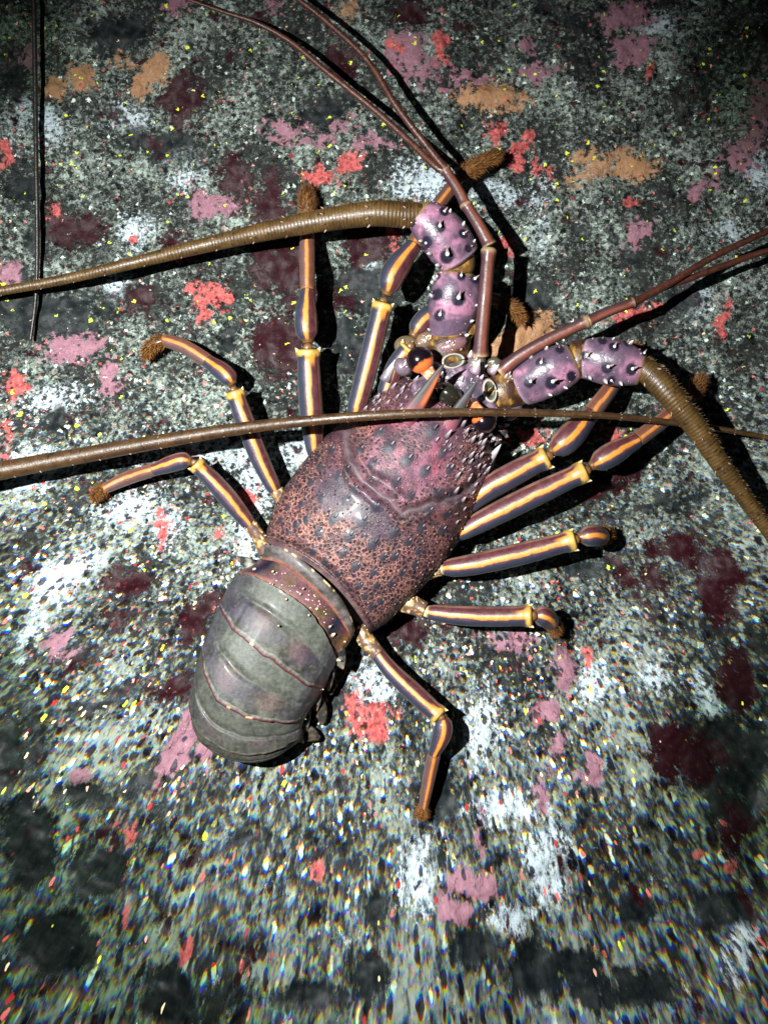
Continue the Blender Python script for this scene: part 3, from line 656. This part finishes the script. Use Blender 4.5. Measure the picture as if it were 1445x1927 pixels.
for i in range(len(LP) - 1):
    nr = 40 if i > 1 else 18
    fs = np.linspace(-0.04 if i else 0, 1.0, nr); pp = []; hh_ = []; cc = []
    for f in fs:
        q_ = lerpl(i, max(f, 0)) if f >= 0 else LP[i] + (LP[i] - LP[i + 1]) * (-f)
        ff = min(max(f, 0), 1)
        H = heights[i] * (1 - ff) + heights[i + 1] * ff; E = edgeh[i] * (1 - ff) + edgeh[i + 1] * ff
        rise = (-0.0022 + 0.0042 * ff - 0.0016 * np.exp(-((ff - .42) / .06) ** 2)) if i > 1 else -0.0012
        if i == 0: rise = 0.0015 + 0.002 * math.sin(ff * math.pi)
        if i == 1: rise = -0.006
        h_ = E + (H - E) * prof + rise
        pp.append(q_); hh_.append(h_)
        x, y = q_[:, 0], q_[:, 1]; T = np.sin(ta)
        n = fbm(x / 26, y / 18, 4, 51 + i); st_ = fbm(x / 3.0, y / 40, 3, 61)
        if i > 1:
            c_ = blank(x) + np.array((0.042, 0.042, 0.033)) * (0.35 + 1.25 * st_)[:, None] * (0.7 + .6 * (fbm(x / 8, y / 8, 3, 66) > .5))[:, None]
            c_ = mixc(c_, (0.078, 0.086, 0.070), sst(.46, .30, abs(ff - .2) + .0 * x) * .55 * (ff < .5))
            dkb = sst(.38, .5, ff) * sst(.9, .7, ff) * sst(.40, .62, n) * (0.5 + .5 * np.abs(T))
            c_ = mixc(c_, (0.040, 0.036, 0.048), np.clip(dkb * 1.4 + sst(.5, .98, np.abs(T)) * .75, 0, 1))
            c_ = mixc(c_, (0.10, 0.055, 0.055), sst(.35, .5, ff) * sst(.85, .7, ff) * np.exp(-((np.abs(T - .05) - .35) / .16) ** 2) * .5)
            c_ = mixc(c_, (0.21, 0.20, 0.17), sst(.90, .935, ff) * sst(.975, .95, ff) * (0.4 + .5 * (vnoise(T * 30, x * 0, 3 + i) > .5)))
            rimn = (vnoise(T * 14 + 3, x * 0, 7 + i) > .82) * (np.abs(T) < .32)
            c_ = mixc(c_, (0.05, 0.012, 0.016), sst(.935, .955, ff + 0 * x))
            c_ = mixc(c_, (0.75, 0.30, 0.16), sst(.95, .96, ff + 0 * x) * rimn * (i in (2, 3)))
            if i >= 5: c_ = mixc(c_, (0.035, 0.033, 0.026), .7 + 0 * x)
            elif i == 4: c_ = mixc(c_, (0.042, 0.042, 0.034), .55 + 0 * x)
        elif i == 0:
            c_ = blank(x) + np.array((0.085, 0.070, 0.070)); c_ = mixc(c_, (.035, .032, .026), sst(.4, .6, n))
            c_ = mixc(c_, (0.17, 0.06, 0.04), sst(.78, .95, ff + 0 * x))
            c_ = mixc(c_, (0.6, .42, .2), sst(.25, .1, ff + 0 * x) * (vnoise(T * 20, x * 0, 5) > .66))
        else:
            c_ = blank(x) + np.array((0.075, 0.045, 0.022)); c_ = mixc(c_, (0.10, 0.04, .05), sst(.4, .7, n))
            c_ = mixc(c_, (0.008, 0.008, 0.02), np.exp(-((T + .82) / .14) ** 2) + np.exp(-((T - .62) / .14) ** 2))
            c_ = mixc(c_, (0.33, .15, .03), sst(.8, .95, T) * .8)
            c_ = mixc(c_, (0.16, .06, .04), sst(.8, .95, ff + 0 * x))
        cc.append(c_)
    pp = np.array(pp); hh_ = np.array(hh_); cc = np.array(cc)
    gg = Pn(pp[..., 0], pp[..., 1], hh_)
    # turned-down rear lip gives each ring its thickness
    lip = Pn(pp[-1, :, 0], pp[-1, :, 1], hh_[-1] - 0.003)[None]
    gg = np.concatenate([gg, lip]); cc = np.concatenate([cc, cc[-1:] * .6])
    mb.grid(gg, cc, flip=True)
    lowL = gg[:, 0] * [.99, .99, 0] + [0, 0, .002]; lowR = gg[:, -1] * [.97, .99, 0] + [0, 0, .002]
    mb.grid(np.stack([gg[:, 0], lowL], 1), np.array((.04, .035, .03))); mb.grid(np.stack([gg[:, -1], lowR], 1), np.array((.04, .035, .03)))
e = gg[-1]; mb.grid(np.stack([e, e * [.97, .985, 0] + [0, 0, .002]], 0), np.array((.05, .04, .035)))
# pearly knobs on the first rings
for x, y, h, r, l in [(478,1072,.030,6,10),(625,1196,.036,8,16),(620,1180,.040,5,10),(538,1128,.050,5,5),(581,1158,.050,4,4),(508,1098,.048,3,4),(524,1178,.054,4,4),(565,1118,.044,4,5),(570,1108,.044,4,6),(596,1146,.042,6,6),
                      (513,1076,.040,5,6),(632,1240,.024,9,22),(600,1294,.022,9,22),(568,1350,.018,8,20),(616,1226,.030,7,14),(645,1206,.026,6,14),(556,1384,.014,6,14),(586,1310,.02,6,14),(545,1348,.036,5,10),(502,1402,.030,4,7)]:
    free_spine(mb, x, y, h - .001, r * .62, l * .75, .5, -.1 if x > 540 and y > 1200 else .4, .7, (.16, .10, .06), (.85, .72, .5))
for k in range(60):
    T = rng.uniform(-.6, .6); f = rng.uniform(.25, .95); j = int((math.asin(T) + math.pi / 2) / math.pi * (NT_ - 1)); q_ = lerpl(1, f)[j]
    hq = edgeh[1] * (1 - f) + edgeh[2] * f + ((heights[1] * (1 - f) + heights[2] * f) - (edgeh[1] * (1 - f) + edgeh[2] * f)) * prof[j] - .0065
    r = rng.uniform(1, 2.2); mb.cone(P(q_[0], q_[1], hq), (0, 0, 1), r * PX, r * PX, (.35, .18, .2), (.8, .6, .55), n=6, rings=3, sharp=.5)
abdomen = mb.build('abdomen', M_abd, root)

# side flaps of the tail rings, then swimmerets and folded fan under it
for (x, y, a, l, w, h) in [(630,1220,-68,50,30,.024),(612,1262,-80,46,28,.018),(588,1300,-78,46,28,.016),(568,1342,-78,44,26,.013),(552,1375,-50,36,22,.011),(470,1062,150,34,18,.018)]:
    mb = MB(); ca, sa = math.cos(math.radians(a)), math.sin(math.radians(a))
    def fc(S_, T_, A_, X_, Y_):
        n = fbm(X_ / 10, Y_ / 10, 3, 14); c = blank(S_) + np.array((0.13, 0.13, 0.11)); c = mixc(c, (.025, .022, .022), sst(.40, .55, n))
        return mixc(c, (0.55, 0.24, 0.10), sst(.80, .95, T_) * (A_ < .3))
    pts = [(x - ca * l * .3, y + sa * l * .3, w * .6, h), (x + ca * l * .1, y - sa * l * .1, w * .62, h), (x + ca * l * .5, y - sa * l * .5, w * .4, h - .003), (x + ca * l * .85 , y - sa * l * .85 , 1.5, h - .007)]
    frame_tube(mb, spline(pts, 2.5), fc, 20, flat=.45)
    mb.build('tail_flap', M_abd, root)
for pts in ([(580,1300,16,.009),(600,1330,15,.006),(606,1352,9,.004),(604,1364,3,.003)], [(556,1368,16,.007),(584,1382,15,.005),(602,1390,4,.003)], [(604,1254,15,.009),(620,1282,14,.006),(622,1308,4,.004)]):
    mb = MB(); frame_tube(mb, spline(pts, 2.5), lambda S_, T_, A_, X_, Y_: mixc(blank(S_) + np.array((.02, .018, .016)), (.07, .05, .03), sst(.5, .6, fbm(S_ / 5, A_ * 2, 3, 2))), 14, flat=.2)
    mb.build('swimmeret', M_abd, root)

# legs ---------------------------------------------------------
def stripe_fn(flip, kind, seed, wob=0.0):
    def f(S_, T_, A_, X_, Y_):
        a = A_ * (-1 if flip else 1)            # negative = navy side
        w = (fbm(S_ / 22, A_ * 0 + 3 + seed, 3, seed) - .5)
        e = (fbm(S_ / 5, A_ * 3, 3, seed + 3) - .5)
        c = blank(S_) + PALE
        c = mixc(c, (0.11, .10, .09), sst(-.95, -1.25, a))
        c = mixc(c, NAVY, sst(-1.22, -1.08, a + e * .2) * sst(-.1, -.3, a + e * .2))
        c0 = .04 + w * .22 + wob
        c = mixc(c, (0.10, 0.03, 0.045), sst(-.50, -.36, a + e * .3) * sst(.1, -.1, a) * .6)
        c = mixc(c, ORANGE * (0.9 + .35 * e[..., None]), sst(c0 - .31, c0 - .22, a + e * .05) * sst(c0 + .20, c0 + .11, a + e * .05))
        c = mixc(c, MAROON * (1 + 1.2 * e[..., None]), sst(c0 + .14, c0 + .26, a + e * .06) * sst(1.35, 1.15, a))
        c = mixc(c, (0.38, 0.20, .12), sst(.85, 1.0, a) * sst(1.5, 1.25, a) * (.35 + .5 * w))
        if kind == 'merus':
            c = mixc(c, ORANGE * .85, sst(.82, .9, T_) * sst(-.3, -.15, a) * sst(.7, .5, a))
            c = mixc(c, GOLD * (.55 + 1.1 * fbm(S_ / 6, A_ * 2, 3, seed + 6))[..., None], sst(.915, .95, T_ + e * .04)); c = mixc(c, (.72, .56, .30), sst(.06, .02, T_) * .8)
            c = mixc(c, (.06, .025, .012), sst(.975, .985, T_))
        if kind == 'carpus':
            c = mixc(c, (.10, .045, .012), sst(.10, .04, T_))
        if kind == 'base':
            n = fbm(S_ / 8, A_ * 2.5, 3, seed + 9); c = blank(S_) + np.array((.10, .055, .04)); c = mixc(c, (.38, .22, .06), sst(.52, .62, n)); c = mixc(c, (.7, .6, .42), sst(.70, .76, n))
        if kind == 'prop':
            c = mixc(c, (.20, .08, .035), .35 + 0 * S_); c = mixc(c, (.2, .08, .02), sst(.05, .0, T_) + sst(.9, 1, T_))
        return np.clip(c, 0.003, 1)
    return f

def rprof(kind):
    def f(S_, A_, L):
        T = S_ / L
        if kind == 'merus':
            k = 0.72 + .28 * sst(0, .12, T) + .06 * np.sin(np.pi * T); k = k + .16 * sst(.88, .95, T); return k * (1 - .5 * sst(.975, 1, T))
        if kind == 'carpus':
            return (.55 + .5 * sst(0, .2, T) + .08 * np.sin(np.pi * np.clip(T * 1.3, 0, 1))) * (1 - .14 * sst(.6, 1, T))
        if kind == 'prop':
            return 1 - .06 * sst(.1, 0, T) + 0 * T
        return .95 + .14 * (fbm(S_ / 7, A_ * 1.2 + 5, 3, 12) - .3)
    return f

def make_leg(segs, flip, seed, foot=None, wob=0.0):
    mb = MB()
    for kind, pts in segs:
        pts = [(a_, b_, c_ * .92, d_) for a_, b_, c_, d_ in pts]
        w, side, up, r, s = frame_tube(mb, spline(pts, 2.2), stripe_fn(flip, kind, seed, wob), 64, rmod=rprof(kind))
        if kind == 'merus':
            i = int(len(w) * .965)
            tan_ = (w[i] - w[i - 3]); tan_ /= np.linalg.norm(tan_)
            for sg, cc1 in ((-1, (.95, .80, .45)), (1, (.98, .92, .75))):
                p = w[i] + side[i] * sg * r[i] * .95 + up[i] * r[i] * .35
                mb.cone(p, tan_ * .8 + side[i] * sg * .5 + up[i] * .3, r[i] * .42, r[i] * .26, (.45, .28, .08), cc1, n=9)
            mb.ball(w[i] + up[i] * r[i] * .55 + tan_ * r[i] * .3, r[i] * .45, r[i] * .45, r[i] * .2, (.12, .05, .012), 14, 8)
        if kind == 'base':
            for k in range(14):
                i = rng.randint(2, len(w) - 2); sg = rng.uniform(-1, 1)
                mb.cone(w[i] + side[i] * r[i] * sg * .8 + up[i] * r[i] * .55, up[i] + side[i] * sg, r[i] * .42, r[i] * .16, (.22, .12, .04), (.85, .72, .42), n=7, rings=3)
    leg = mb.build('leg', M_leg, root)
    if foot:
        mb = MB(); pts = spline(foot, 1.5)
        pts[:, 2] *= .78
        w, side, up, r, s = frame_tube(mb, pts, lambda S_, T_, A_, X_, Y_: mixc(blank(S_) + np.array((.07, .028, .006)), (.20, .08, .014), fbm(S_ / 4, A_ * 3, 3, seed)), 18)
        for k in range(900):
            i = rng.randint(0, len(w)); a_ = rng.uniform(-math.pi, math.pi)
            nr_ = side[i] * math.sin(a_) + up[i] * math.cos(a_); tan_ = w[min(i + 1, len(w) - 1)] - w[max(i - 1, 0)]; tan_ /= np.linalg.norm(tan_) + 1e-9
            c_ = np.array((.13, .05, .009)) * rng.uniform(.3, 1.7)
            mb.cone(w[i] + nr_ * r[i] * .9, nr_ + tan_ * rng.uniform(.2, 1.2) + rng.uniform(-.3, .3, 3), rng.uniform(6, 15) * PX, .65 * PX, c_, c_ * 1.6, n=3, rings=2)
        td = w[-1] - w[-6]; td /= np.linalg.norm(td)
        mb.cone(w[-1], td, 15 * PX, 3.2 * PX, (.10, .04, .01), (.02, .01, .005), n=8, bend=.35, bdir=(0, 0, -1))
        mb.build('foot', M_fur, leg)
    return leg

make_leg([('merus', [(722,748,17,.026),(744,690,18,.030),(772,652,18,.034)]), ('carpus', [(776,634,17,.034),(802,600,20,.032),(850,575,20,.024)]), ('prop', [(848,576,16,.022),(900,560,14,.016),(940,565,12,.012)])],
         False, 1, [(935,562,13,.012),(965,580,15,.010),(984,606,6,.008)])
make_leg([('merus', [(664,792,18,.024),(684,720,20,.030),(704,640,20,.034),(722,566,19,.036)]), ('carpus', [(727,556,18,.036),(742,512,23,.036),(778,462,19,.030)]), ('prop', [(778,462,17,.029),(820,392,15,.022),(862,336,13,.014)])],
         False, 2, [(862,335,15,.014),(900,310,18,.012),(932,292,12,.010),(940,288,5,.009)])
make_leg([('merus', [(594,868,15,.016),(588,800,22,.020),(583,730,23,.024),(580,654,22,.027)]), ('carpus', [(580,646,19,.027),(576,602,21,.027),(579,546,15,.023)]), ('prop', [(579,546,15,.023),(578,480,16,.017),(579,402,14,.010)])],
         False, 3, [(580,408,14,.010),(578,380,17,.009),(577,360,10,.008),(577,352,3,.008)])
make_leg([('base', [(552,985,17,.016),(534,948,15,.018),(520,922,15,.020)]), ('merus', [(524,935,14,.019),(492,870,18,.022),(464,800,19,.025),(440,732,17,.027)]), ('carpus', [(440,724,16,.027),(424,704,17,.026),(392,680,16,.020)]), ('prop', [(394,681,15,.020),(346,652,15,.014),(308,640,13,.009)])],
         False, 4, [(310,641,12,.010),(290,648,13,.009),(276,664,9,.007),(274,672,3,.006)], .12)
make_leg([('base', [(500,1040,15,.012),(486,1008,15,.014),(466,982,14,.016)]), ('merus', [(478,998,13,.015),(440,950,18,.019),(404,908,18,.022),(366,870,15,.024)]), ('carpus', [(362,868,15,.024),(340,868,16,.022),(290,884,15,.016)]), ('prop', [(292,883,14,.016),(240,900,14,.010),(196,920,11,.008)])],
         False, 5, [(200,918,11,.008),(186,926,10,.007),(178,940,5,.006)], .14)
make_leg([('merus', [(862,968,16,.024),(905,928,23,.028),(966,892,24,.032),(1032,858,22,.034)]), ('carpus', [(1034,852,18,.034),(1068,826,25,.034),(1112,778,20,.028)]), ('prop', [(1110,780,19,.027),(1140,742,17,.022),(1176,690,13,.012)])],
         True, 6, [(1174,694,13,.012),(1190,668,12,.010),(1198,650,4,.009)])
make_leg([('merus', [(846,1014,15,.022),(900,984,21,.026),(1000,934,23,.030),(1106,884,20,.034)]), ('carpus', [(1110,878,17,.034),(1148,856,22,.034),(1198,828,18,.029)]), ('prop', [(1196,829,17,.029),(1250,788,16,.020),(1300,745,13,.012)])],
         True, 7, [(1296,748,13,.012),(1312,728,14,.010),(1322,708,4,.008)])
make_leg([('base', [(790,1082,20,.018),(815,1072,17,.020),(832,1070,15,.022)]), ('merus', [(822,1070,16,.022),(880,1064,21,.026),(980,1042,22,.030),(1086,1014,20,.034)]), ('carpus', [(1086,1012,17,.034),(1112,1008,20,.030),(1130,1010,18,.018),(1134,1014,12,.008)])],
         True, 8, [(1134,1004,14,.016),(1140,1006,13,.008),(1142,1010,5,.004)])
make_leg([('base', [(738,1122,24,.016),(766,1134,22,.018),(800,1148,17,.020)]), ('merus', [(796,1150,15,.020),(860,1158,19,.023),(930,1160,20,.026),(1004,1158,21,.030)]), ('carpus', [(1002,1158,18,.030),(1022,1160,19,.026),(1036,1170,16,.016),(1042,1182,10,.007)])],
         True, 9, [(1038,1172,12,.014),(1044,1182,10,.007),(1046,1188,4,.004)])
make_leg([('base', [(676,1180,20,.014),(690,1205,18,.016),(712,1232,16,.018)]), ('merus', [(700,1216,14,.017),(736,1262,17,.020),(784,1308,19,.023),(830,1350,18,.026)]), ('carpus', [(832,1344,15,.026),(832,1378,18,.024),(816,1420,14,.018)]), ('prop', [(817,1418,14,.018),(806,1470,13,.011),(796,1524,10,.005)])],
         True, 10, [(797,1516,9,.006),(794,1530,8,.004),(793,1536,3,.004)], .1)

# antennae ------------------------------------------------------
def peduncle(pts, spots_, parent, seed, flat=.8):
    mb = MB(); sp = spline(pts, 2.0)
    def pc(S_, T_, A_, X_, Y_):
        n = fbm(X_ / 28, Y_ / 28, 3, seed); c = blank(S_) + np.array((0.095, 0.058, 0.09)); c = mixc(c, (0.33, 0.15, 0.225), sst(.4, .7, n)); c = mixc(c, (.07, .055, .085), sst(.75, 1.4, np.abs(A_)) * .85); n9 = fbm(X_ / 9, Y_ / 9, 3, seed + 30); c = mixc(c, (.06, .04, .065), sst(.56, .68, n9) * .55)
        c = mixc(c, (.40, .28, .36), sst(.14, .02, T_) * .6); c = mixc(c, (.22, .13, .03), sst(.90, .98, T_) + sst(.05, .0, T_))
        k = (1 - 0.03)
        for (x, y, h, r, *_z) in spots_:
            o = P(x, y, h) / PX; c = mixc(c, (.014, .011, .024), sst(1.35, 1.0, np.hypot(X_ - o[0], Y_ - o[1]) / r) * (np.cos(A_) > -.1))
        return c
    w, side, up, r, s = frame_tube(mb, sp, pc, 72, flat=flat, rmod=lambda S_, A_, L: (.90 + .12 * np.sin(np.pi * np.clip(S_ / L * 1.0, 0, 1)) ** .6 + .04 * np.cos(3 * A_ + 1) + .06 * (fbm(S_ / 16, A_ * 1.3, 2, seed) - .5)) * (1 - .25 * sst(.95, 1, S_ / L)) * (1 - .2 * sst(.05, 0, S_ / L)))
    rad = r
    ob = mb.build('antenna_base', M_purple, parent)
    mb = MB()
    for (x, y, h, r, dx_, dy_) in spots_:
        mb.cone(P(x, y, h - .002), (dx_, dy_, .7), r * 1.5 * PX, r * .36 * PX, (.30, .24, .24), (.16, .05, .02), n=10, sharp=.8)
        mb.ball(P(x, y, h - .0005), r * .36 * PX, r * .36 * PX, r * .5 * PX, (.85, .85, .85), 12, 8)  # white ball paints the highlight at the spine's base
    for i in range(10, len(w) - 8, 15):
        for sg in (-1, 1):
            if rng.rand() < .25: continue
            nr_ = side[i] * sg * .93 + up[i] * .35; rr_ = rng.uniform(3.2, 6)
            mb.cone(w[i] + nr_ * rad[i] * .93, nr_ + up[i] * .4 + (w[i + 3] - w[i]) / np.linalg.norm(w[i + 3] - w[i]) * .7, rr_ * 2.1 * PX, rr_ * PX, (.05, .035, .06), WT, n=9, sharp=.75)
    for k in range(40):
        i = rng.randint(4, len(w) - 4); a_ = rng.uniform(-1.3, 1.3); nr_ = side[i] * math.sin(a_) + up[i] * math.cos(a_) * flat
        mb.cone(w[i] + nr_ * rad[i] * .95, nr_, rng.uniform(1.2, 3) * PX, rng.uniform(1, 2.2) * PX, (.2, .12, .17), random.choice([(.6, .45, .5), (.06, .04, .07)]), n=6, rings=3, sharp=.5)
    mb.build('spine', M_spine, ob)
    return ob

def flagellum(pts, ring, seed, parent=None, hair=0, name='flagellum', cols=((.085, .046, .012), (.034, .017, .005)), spine_every=0, nseg=20, hairside=0):
    mb = MB(); sp = spline(pts, 1.6); sp[:, 2] *= .92
    def fc(S_, T_, A_, X_, Y_):
        n = fbm(S_ / 30, A_, 3, seed); n2_ = fbm(S_ / 3, A_ * 2, 2, seed + 4)
        gv = .5 + .5 * np.cos(2 * np.pi * S_ / ring)
        c = blank(S_) + np.array(cols[0]); c = mixc(c, cols[1], sst(.35, .7, n) * .6); c = mixc(c, np.array(cols[1]) * .5, sst(.65, .95, gv) * (.55 if ring > 6 else .22))
        c = mixc(c, np.array(cols[0]) * 1.7, np.exp(-((A_ * 1.0) / .5) ** 2) * .35 * n2_)  # lit top edge painted as a lighter band
        return mixc(c, np.array(cols[1]) * .3, (n2_ > .74) * .8)
    w, side, up, r, s = frame_tube(mb, sp, fc, nseg, rmod=lambda S_, A_, L: 1 - (.03 if ring > 6 else .008) * (.5 + .5 * np.cos(2 * np.pi * S_ / ring)) ** 3 + .02 * (fbm(S_ / 40, A_ * 0, 2, seed) - .5))
    if spine_every:
        d = spine_every * .4
        while d < s[-1] - 5:
            i = int(np.searchsorted(s, d)); i = min(i, len(w) - 2); tan_ = w[i + 1] - w[i]; tan_ /= np.linalg.norm(tan_)
            for a_ in (-1.3, -.55, .35, 1.2):
                nr_ = side[i] * math.sin(a_) + up[i] * math.cos(a_)
                mb.cone(w[i] + nr_ * r[i] * .92, nr_ + tan_ * .9, max(r[i] * .35, .0014), max(r[i] * .14, .0006), (.09, .04, .02), random.choice([(.45, .35, .3), (.10, .04, .02)]), n=6, rings=3)
            d += spine_every * rng.uniform(.85, 1.15)
    for k in range(hair):
        i = int(rng.uniform(0, 1) ** 1.3 * (len(w) - 2)); a_ = hairside * 1.25 + rng.uniform(-.5, .5); nr_ = side[i] * math.sin(a_) + up[i] * math.cos(a_)
        tan_ = w[i + 1] - w[i]; tan_ /= np.linalg.norm(tan_)
        mb.cone(w[i] + nr_ * r[i] * .93, nr_ + tan_ * rng.uniform(.2, .9), rng.uniform(5, 13) * PX * (r[i] / PX / 24), .45 * PX, (.16, .08, .02), (.30, .18, .08), n=3, rings=2)
    return mb.build(name, M_ant, parent)

def empty_part(name):
    return root
membr = lambda S_, T_, A_, X_, Y_: mixc(mixc(blank(S_) + np.array((.13, .06, .016)), (.30, .17, .035), sst(.5, .68, fbm(X_ / 5, Y_ / 16, 3, 5))), (.035, .014, .007), sst(.42, .6, fbm(X_ / 12, Y_ / 9, 3, 15)))
# left antenna: base collar carries the two purple segments and the whip
mb = MB(); frame_tube(mb, spline([(846,690,36,.028),(844,655,40,.034),(848,620,40,0.028),(858,600,30,0.032)], 2.2), membr, 48, flat=.7)
frame_tube(mb, spline([(846,508,34,0.040),(856,494,38,0.042),(852,480,34,0.043)], 1.6), membr, 40, flat=.7)
frame_tube(mb, spline([(868,642,15,0.030),(886,600,18,0.034),(902,552,10,0.036),(906,534,3,0.036)], 2), membr, 24, flat=.6)
antL = mb.build('antenna', M_ant, root)
peduncle([(838,645,33,0.030),(846,600,43,0.036),(856,555,47,0.042),(862,512,44,0.043)],
         [(828,592,0.052,9,.2,.8),(863,560,0.061,11,.25,.9),(822,555,0.050,9,-.2,.9),(868,518,0.060,7,.1,.9),(894,524,0.052,8,.7,.5),(822,520,0.050,6,-.2,.8)], antL, 71)
peduncle([(866,494,42,0.044),(846,462,46,0.048),(815,425,42,0.052),(784,398,32,0.054)],
         [(828,425,0.069,9,0,1),(842,478,0.066,11,-.1,1),(802,457,0.058,9,-.3,.9),(872,440,0.058,8,.8,.5),(836,398,0.060,8,.6,.7),(774,418,0.060,7,-.6,.5),(880,470,0.052,6,.8,.3)], antL, 72)
flagellum([(792,404,25,0.054),(758,404,27,0.055),(700,402,26.5,0.056),(600,416,23,0.048),(480,440,18.5,0.036),(380,463,15.5,0.026),(250,495,12.5,.030),(120,526,10.5,.022),(0,548,9.5,.018),(-160,575,7,.014),(-420,610,4,.006)],
          6.5, 81, antL, hair=420, spine_every=70, nseg=28, hairside=1)
# right antenna
mb = MB(); frame_tube(mb, spline([(915,748,28,.030),(948,735,36,.034),(982,722,38,0.028),(1004,712,30,0.032)], 2.2), membr, 48, flat=.7)
frame_tube(mb, spline([(1070,672,30,0.038),(1088,675,38,0.040),(1104,676,34,0.040)], 1.6), membr, 40, flat=.7)
frame_tube(mb, spline([(946,688,10,.038),(990,672,18,0.028),(1030,650,12,0.030),(1044,642,3,0.030)], 2), membr, 24, flat=.6)
antR = mb.build('antenna', M_ant, root)
peduncle([(972,732,38,0.030),(1008,712,42,0.036),(1048,692,44,0.040),(1082,676,36,0.041)],
         [(1018,682,0.052,8,.2,.9),(998,718,0.056,8,.3,.7),(1040,718,0.058,10,.8,.4),(1052,658,0.048,7,-.1,1),(1074,708,0.048,8,.8,.2),(1060,640,0.046,6,-.2,1)], antR, 73)
peduncle([(1094,672,38,0.041),(1130,676,43,0.044),(1172,684,42,0.046),(1212,694,32,0.048)],
         [(1104,668,0.058,8,.6,.5),(1156,652,0.060,8,.3,.8),(1144,690,0.062,9,.9,.3),(1190,694,0.062,9,.8,.3),(1132,642,0.050,7,.2,1),(1180,646,0.050,7,.3,1),(1150,716,0.052,6,.4,-.6),(1212,664,0.054,6,.5,.9)], antR, 74)
mb = MB(); n_sp = [(1060,712,-1),(1110,716,-1)]
flagellum([(1204,690,24,0.048),(1228,708,27,0.050),(1262,746,26,0.052),(1306,800,24,0.048),(1360,880,20,0.040),(1410,950,17,0.032),(1460,1020,15,0.026),(1560,1180,11,.024),(1700,1440,6,.008)],
          6.5, 82, antR, hair=420, spine_every=62, nseg=28, hairside=-1)

# antennules ------------------------------------------------------
def redc(seed):
    def f(S_, T_, A_, X_, Y_):
        n = fbm(S_ / 14, A_ * 1.6, 3, seed); c = blank(S_) + np.array((.055, .017, .012)); c = mixc(c, (.19, .055, .035), np.exp(-((A_ - .35) / .4) ** 2) * .9)
        c = mixc(c, (.05, .022, .03), sst(-.3, -.7, A_) * .8); c = mixc(c, (.34, .24, .13), sst(.93, .985, T_) * .8 + sst(.05, 0, T_) * .7); return c * (.7 + .6 * n[..., None])
    return f
def antennule(segs, flags, seed):
    mb = MB()
    for k, pts in enumerate(segs):
        frame_tube(mb, spline(pts, 2.2), redc(seed + k), 24, rmod=lambda S_, A_, L: .88 + .10 * sst(.1, .0, S_ / L) + .16 * sst(.86, .97, S_ / L) - .3 * sst(.98, 1, S_ / L))
    ob = mb.build('antennule', M_leg, root)
    for k, pts in enumerate(flags):
        flagellum(pts, 4.2, seed + 20 + k, ob, cols=((.075, .022, .012), (.028, .009, .007)), nseg=14)
    return ob
antennule([[(903,668,17,.040),(905,640,15,.044),(912,560,15,.050),(920,466,14.5,.052)], [(921,462,15,.052),(902,426,13,.052),(876,384,12,.050)], [(876,386,12,.050),(862,358,11.5,.049),(836,318,11,.047)]],
          [[(840,324,8,.047),(818,312,7.5,.046),(763,259,7,.038),(700,203,6.5,.033),(613,133,6,.029),(546,78,5.5,.026),(480,42,5,.025),(420,22,4,.024),(300,-20,3,.02),(180,-60,2,.012)],
           [(842,322,8,.048),(812,286,7.5,.046),(746,200,7,.044),(693,116,6.5,.040),(623,48,6,.036),(563,0,5.5,.034),(480,-60,4,.03),(380,-120,2.5,.012)]], 91)
antennule([[(940,700,15,.038),(975,672,14,.042),(1030,640,13,.046),(1108,603,12,.050)], [(1106,604,12,.050),(1145,586,11,.050),(1194,568,10,.050)]],
          [[(1190,570,8,.050),(1262,531,7.5,.041),(1346,481,7,.036),(1445,434,6.5,.032),(1560,380,5,.024),(1700,330,3,.012)],
           [(1188,573,7.5,.048),(1240,545,7,.038),(1300,523,7,.034),(1363,499,6.5,.030),(1445,472,6,.027),(1560,450,4,.03),(1680,430,2.5,.012)]], 95)

# ------------------------------------------------------------------ whip of another lobster lying outside the picture, and a thin dark strand
o = flagellum([(-620,985,27,.012),(-420,950,26,.035),(-200,922,24,.034),(0,886,19.5,.036),(150,858,17,.040),(300,831,15,.048),(440,808,13,.058),(560,794,11.2,.070),(700,782,9.8,.079),(850,776,8.8,.078),(1000,777,8,.068),
               (1150,783,7,.054),(1280,797,6,.036),(1375,811,5.4,.026),(1445,824,5,.020),(1560,850,4,.03),(1680,880,3,.012)], 5.0, 101, None, name='lobster_antenna_or_strand', cols=((.055, .027, .009), (.024, .010, .005)), spine_every=55, nseg=22)
o['label'] = 'long brown antenna of another lobster crossing over the purple carapace from left to right'; o['category'] = 'antenna'
o = flagellum([(52,-260,5,.004),(58,-120,5,.004),(64,0,5,.005),(67,160,5,.004),(69,320,4.8,.005),(71,460,4.5,.003),(68,560,4,.002),(58,640,3,.001)], 5.0, 103, None, name='lobster_antenna_or_strand', cols=((.016, .012, .009), (.006, .005, .005)), nseg=14)  # thin dark strand laid down the upper left edge
o['label'] = 'very thin dark strand running straight down the upper left edge of the rock'; o['category'] = 'antenna'
